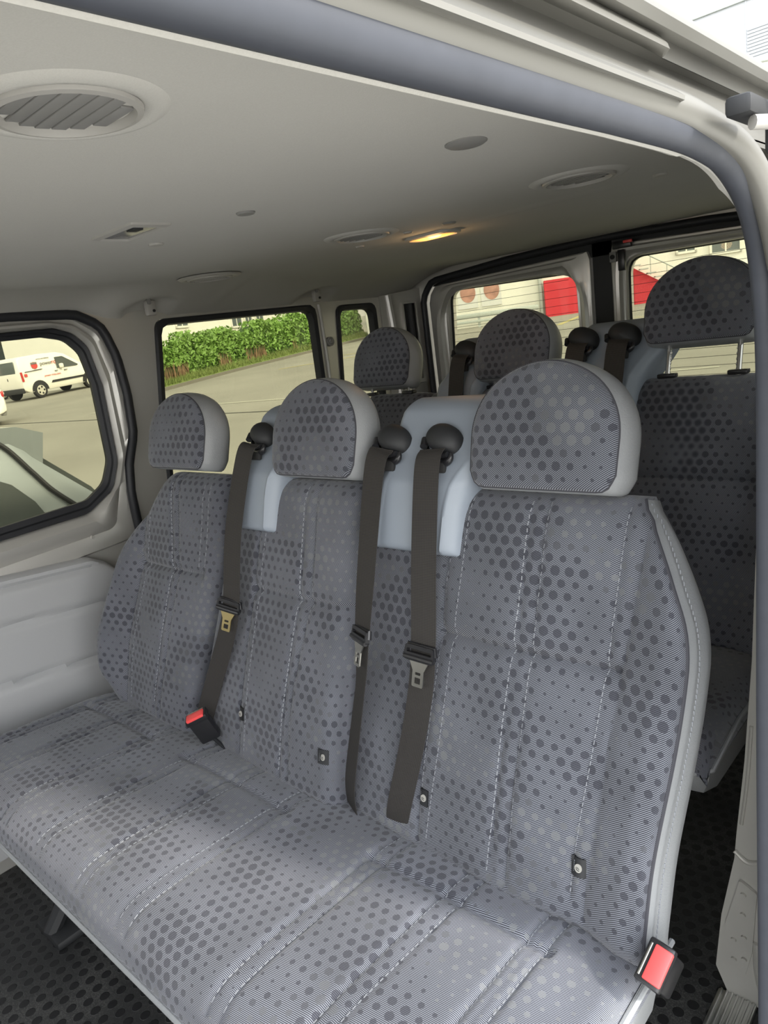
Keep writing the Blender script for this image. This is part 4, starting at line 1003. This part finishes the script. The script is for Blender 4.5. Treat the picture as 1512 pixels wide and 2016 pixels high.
for k, (a, lb) in enumerate(((.82, 'left poster with a reddish picture on the pale wall'), (1.95, 'right poster with a round pinkish picture on the pale wall'))):
    p = thing('poster', lb, 'poster', o + D*a - Nn*.05 + Z*1.3, 'posters on the pale wall')
    b = MB(); b.box(o + D*a - Nn*.03 + Z*1.45, (.96, .05, 1.32), (D, Nn, Z)); b.build('sheet', POSTERB, p)
    b = MB(); b.loft([[o + D*(a+.04+.37*math.cos(2*math.pi*j/24)) + Z*(1.52+.46*math.sin(2*math.pi*j/24)) - Nn*q for j in range(24)] for q in (.05, .065)], cap1=True); b.build('printed_picture', SKIN, p)
# building top right with flat roof edge and louvres
tb, o2, D2, N2, Z2, L2_ = building('tall_building', 'white clad building with grey louvres at the top right corner', (-32, 56), (4, 56), 6, 16.95, PANELW, [])
b = MB()
for k in range(24): b.box(o2 + D2*22.2 - N2*.04 + Z2*(15.2 - k*.20), (10.2, .06, .13), (D2, N2, Z2))
b.build('louvre_panel', SHUT, tb)
b = MB()
for a in (9.4, 17.0, 28.2): b.box(o2 + D2*a - N2*.01 + Z2*8, (.07, .06, 18), (D2, N2, Z2))
b.build('panel_joint', SHUT, tb)

# ------------------------------------------------------------------ vehicles outside
def car_body(mb, prof, half, tum, base, fw, rt, up, mi=0):
    """side profile (along, height) lofted across the width with rounded shoulders and leaning sides"""
    secs = []
    for s_, sh in ((-1, .05), (-.98, .015), (-.93, 0), (-.5, -.01), (0, -.012), (.5, -.01), (.93, 0), (.98, .015), (1, .05)):
        l = []
        cx_ = sum(p[0] for p in prof)/len(prof); cz = sum(p[1] for p in prof)/len(prof)
        for a, h in prof:
            wv = half*(1 - tum*max(0, h-.95)); a2 = a + (cx_-a)*max(sh, 0)*.6; h2 = h + (cz-h)*max(sh, 0)*.6
            l.append(base + fw*a2 + rt*(s_*wv) + up*h2)
        secs.append(l)
    mb.loft(secs, True, True, True, mi)
def wheel(parent, c, rt, fw, up, r, side):
    b = MB(); n = 28
    def rg(q, x): return [c + rt*(x*side) + fw*(q*math.cos(2*math.pi*k/n)) + up*(q*math.sin(2*math.pi*k/n)) for k in range(n)]
    b.loft([rg(r*.4, -.18), rg(r*.95, -.18), rg(r, -.14), rg(r, -.03), rg(r*.95, .0), rg(r*.66, .01)], True, True)
    wv = b.build('wheel', TYRE, parent)
    b = MB(); b.loft([rg(r*.66, .005), rg(r*.60, .02), rg(r*.2, .012)], cap1=True)
    for k in range(5):
        a = 2*math.pi*k/5; cc = c + rt*(.021*side) + fw*(r*.42*math.cos(a)) + up*(r*.42*math.sin(a)); b.tube([cc, cc+rt*.006*side], .045, 8, mi=1)
    b.build('wheel_cover', [HUB, TYRE], wv)
def text(parent, name, body, size, o, ux, uz, nrm, mat):
    cu = bpy.data.curves.new(name, 'FONT'); cu.body = body; cu.size = size; cu.extrude = .004
    tmp = bpy.data.objects.new(name, cu); COL.objects.link(tmp)
    dg = bpy.context.evaluated_depsgraph_get(); me = bpy.data.meshes.new_from_object(tmp.evaluated_get(dg))
    vsx = [o + ux*v.co.x + uz*v.co.y + nrm*v.co.z for v in me.vertices]; fsx = [tuple(p.vertices) for p in me.polygons]
    bpy.data.objects.remove(tmp); return obj(name, vsx, fsx, mat, parent)
def cargo_van(label, p, head, near_side, group):
    fw = V((head[0], head[1], .035)).normalized(); rt = V((fw.y, -fw.x, 0)).normalized(); up = rt.cross(fw); base = G(*p)
    t = thing('cargo_van', label, 'van', base, group)
    prof = [(-.75, .42), (-.80, .62), (-.80, 1.05), (-.72, 1.70), (-.60, 1.82), (.4, 1.86), (1.35, 1.83), (1.75, 1.72), (2.55, 1.18), (3.25, 1.02), (3.45, .82), (3.50, .45), (3.30, .30), (-.55, .30)]
    b = MB(); car_body(b, prof, .90, .16, base, fw, rt, up); b.build('body', WHITE, t)
    sd_ = near_side
    def side(a, h, o=0): return base + fw*a + rt*(sd_*(.90*(1-.16*max(0, h-.95))+.012+o)) + up*h
    b = MB(); b.loft([[side(*q) for q in ((1.15, 1.16), (1.22, 1.66), (1.60, 1.64), (2.35, 1.18), (2.30, 1.13))]], cap0=True) if False else None
    def sp(pts, o, mt, nm):
        b_ = MB(); b_.plate([side(a, h) for a, h in pts], [], rt*sd_*o); return b_.build(nm, mt, t)
    sp([(1.12, 1.14), (1.16, 1.62), (1.58, 1.62), (2.30, 1.16), (2.22, 1.12)], .012, CARGLASS, 'side_window')
    sp([(.62, .56), (.70, .66), (2.75, .66), (2.78, .58)], .02, BLACKM, 'side_moulding')
    sp([(-.55, 1.16), (-.55, 1.19), (.35, 1.22), (.35, 1.19)], .015, BLACKM, 'door_track')
    sp([(-.80, .80), (-.80, 1.20), (-.70, 1.20), (-.70, .80)], .02, REDLAMP, 'tail_lamp')
    sp([(-.62, .98), (-.62, 1.10), (-.48, 1.10), (-.48, .98)], .012, INKR, 'red_sticker')
    sp([(.95, 1.02), (.95, 1.06), (1.10, 1.06), (1.10, 1.02)], .03, CLIP, 'door_handle')
    sp([(1.45, 1.00), (1.45, 1.04), (1.62, 1.04), (1.62, 1.00)], .03, CLIP, 'door_handle')
    b = MB(); b.box(side(1.30, 1.22, .10), (.16, .18, .20), (fw, rt, up), .05); b.build('wing_mirror', WHITE, t)
    b = MB(); b.box(base - fw*.80 + up*.42, (.14, 1.70, .22), (fw, rt, up), .04); b.build('rear_bumper', BLACKM, t)
    b = MB(); b.box(base - fw*.775 + up*1.42 + rt*sd_*-.02, (.03, 1.2, .50), (fw, rt, up), .01); b.build('rear_window', WINGL, t)
    b = MB(); b.box(base - fw*.80 + up*.95 + rt*.0, (.02, .05, .12), (fw, rt, up), .01); b.build('rear_handle', BLACKM, t)
    for a in (0, 2.75):
        for s_ in (-1, 1): wheel(t, base + fw*a + rt*(s_*.915) + up*.33, rt, fw, up, .33, s_)
    b = MB()
    for a in (0, 2.75):
        b.plate([side(a + .43*math.cos(q), .33 + .43*math.sin(q), -.02) for q in [math.pi*k/12 for k in range(13)]], [], rt*sd_*.02)
    b.build('wheel_arches', BLACKM, t)
    nrm = rt*sd_; ux = fw if rt.dot(nrm)*1 > 0 else fw
    lift = up*1 - nrm*.16*.9
    text(t, 'lettering', 'power', .24, side(.32, 1.36, .004), fw, lift.normalized(), nrm, INKG)
    text(t, 'red_lettering', 'rose', .26, side(.98 if False else .93, 1.36, .004), fw, lift.normalized(), nrm, INKR)
    text(t, 'slogan_lettering', 'power-rose.com', .13, side(.35, .86, .004), fw, up, nrm, INKR)
    text(t, 'small_lettering', 'service and delivery', .085, side(.2, 1.62, .004), fw, lift.normalized(), nrm, INKG)
    b = MB(); cc = side(.02, 1.40, .004); b.loft([[cc + fw*(.16*math.cos(2*math.pi*k/20)) + lift.normalized()*(.15*math.sin(2*math.pi*k/20)) + nrm*q for k in range(20)] for q in (0, .008)], cap1=True)
    b.box(cc + lift.normalized()*.09 + nrm*.008, (.30, .02, .09), (fw, nrm, lift.normalized()), .006, mi=1); b.build('round_emblem', [INKR, INKG], t)
    return t
hd = V((-.27, .96)).normalized()
cargo_van('white delivery van with red and grey lettering, parked in front', (-32.27, 12.34), hd, 1, 'white lettered vans')
cargo_van('white van partly hidden behind the lettered van at the window edge', (-35.9, 9.7), hd, 1, 'white lettered vans')
def sedan(label, p, head):
    fw = V((head[0], head[1], .03)).normalized(); rt = V((fw.y, -fw.x, 0)).normalized(); up = rt.cross(fw); base = G(*p)
    t = thing('saloon_car', label, 'car', base)
    prof = [(0, .35), (-.05, .60), (0, .98), (.10, 1.04), (.65, 1.08), (1.25, 1.40), (2.1, 1.45), (2.9, 1.02), (4.1, .85), (4.3, .5), (4.2, .28), (.15, .28)]
    b = MB(); car_body(b, prof, .88, .30, base, fw, rt, up); b.build('body', WHITE, t)
    b = MB(); b.plate([base + fw*a + rt*s_*.60 + up*h for a, h, s_ in ((.66, 1.10, -1), (1.20, 1.39, -.9), (1.20, 1.39, .9), (.66, 1.10, 1))], [], up*.02); b.build('rear_window', CARGLASS, t)
    for s_ in (-1, 1):
        b = MB(); b.box(base + fw*.02 + rt*s_*.70 + up*.86, (.14, .34, .17), (fw, rt, up), .03); b.build('tail_lamp', REDLAMP, t)
        b = MB(); b.box(base + fw*-.03 + rt*s_*.70 + up*.87, (.06, .12, .06), (fw, rt, up), .01); b.build('reverse_lamp', WHITE, t)
        b = MB(); b.plate([base + fw*a + rt*(s_*.80) + up*h for a, h in ((1.0, 1.06), (1.45, 1.36), (2.1, 1.38), (2.7, 1.04))], [], rt*s_*.05); b.build('side_window', CARGLASS, t)
        for a in (.85, 3.4): wheel(t, base + fw*a + rt*(s_*.90) + up*.31, rt, fw, up, .32, s_)
    b = MB(); b.box(base + fw*.03 + up*.48, (.16, 1.72, .26), (fw, rt, up), .06); b.build('rear_bumper', WHITE, t)
    b = MB(); b.box(base + fw*.06 + up*.30, (.16, 1.5, .12), (fw, rt, up), .03); b.build('lower_bumper', CLIP, t)
sedan('white saloon car with a red tail lamp at the left window edge', (-22.2, 7.55), (-.35, -.94))
# silver hatchback right beside the van
cg = gz(-2.7, -1)
hb = thing('hatchback_car', 'silver hatchback with roof spoiler parked close beside the far window', 'car', (-2.7, -1.2, cg))
def hy(y, z, x): return V((x, y, z))
side_p = [(-4.0, cg+.35), (-4.05, cg+.75), (-3.0, cg+.98), (-2.2, 1.05), (-1.4, 1.12), (-.5, 1.135), (.05, 1.12), (.20, 1.085), (.27, .985), (.45, .80), (.56, .60), (.60, .30), (.62, cg+.55), (.55, cg+.28), (-3.8, cg+.25)]
b = MB(); secs = []
for x, ins, zl in ((-1.84, .10, .30), (-1.86, .02, .2), (-1.90, .0, 0), (-2.05, .0, -.01), (-2.7, .0, -.02), (-3.35, 0, -.01), (-3.5, .0, 0), (-3.54, .02, .2), (-3.56, .1, .3)):
    l = []
    for y, z in side_p:
        k = max(0, z - .60); xx = x + (-2.7-x)*min(.36*k, .22) + (0)
        l.append(V((xx, y*(1) - (y+1.7)*ins*.08, z - ins*.2*(1 if z > .5 else -.3))))
    secs.append(l)
b.loft(secs, True, True, True); b.build('body', SILVERCAR, hb)
b = MB(); b.loft([[V((x, y, z)) for y, z in ((-.25, 1.128), (.02, 1.128), (.24, 1.105), (.335, 1.065), (.33, 1.045), (.285, .865), (.25, .855), (.15, 1.0))] for x in (-1.985, -2.0, -2.7, -3.4, -3.42)], True, True, True); b.build('spoiler', SILVERCAR, hb)
def hx(z): return -1.84 - .86*min(.36*max(0, z-.60), .22)
b = MB(); sw = [(-1.8, .70), (-1.4, .97), (-.2, .99), (.06, .955), (.15, .90), (.21, .82), (.24, .74), (.08, .66)]
b.plate([V((hx(z)+.006, y, z)) for y, z in sw], [], V((-.03, 0, 0))); b.build('side_window', CARGLASS, hb)
b = MB(); b.tube(spline([(hx(z)+.002, y, z) for y, z in ((.08, 1.105), (.17, 1.045), (.24, .93), (.29, .845), (.37, .75), (.44, .66))]), .009, 8); b.build('hatch_seal', BLACKM, hb)
b = MB(); b.plate([V((-2.05, .29, .97)), V((-2.02, .47, .79)), V((-2.0, .53, .68)), V((-3.4, .53, .68)), V((-3.38, .47, .79)), V((-3.35, .29, .97))], [], V((0, .02, .015))); b.build('rear_window', CARGLASS, hb)
for y in (-.35, -3.1):
    for s_ in (-1, 1): wheel(hb, V((-2.7 + s_*.80, y, cg+.31)), V((1, 0, 0)), V((0, -1, 0)), V((0, 0, 1)), .32, s_)
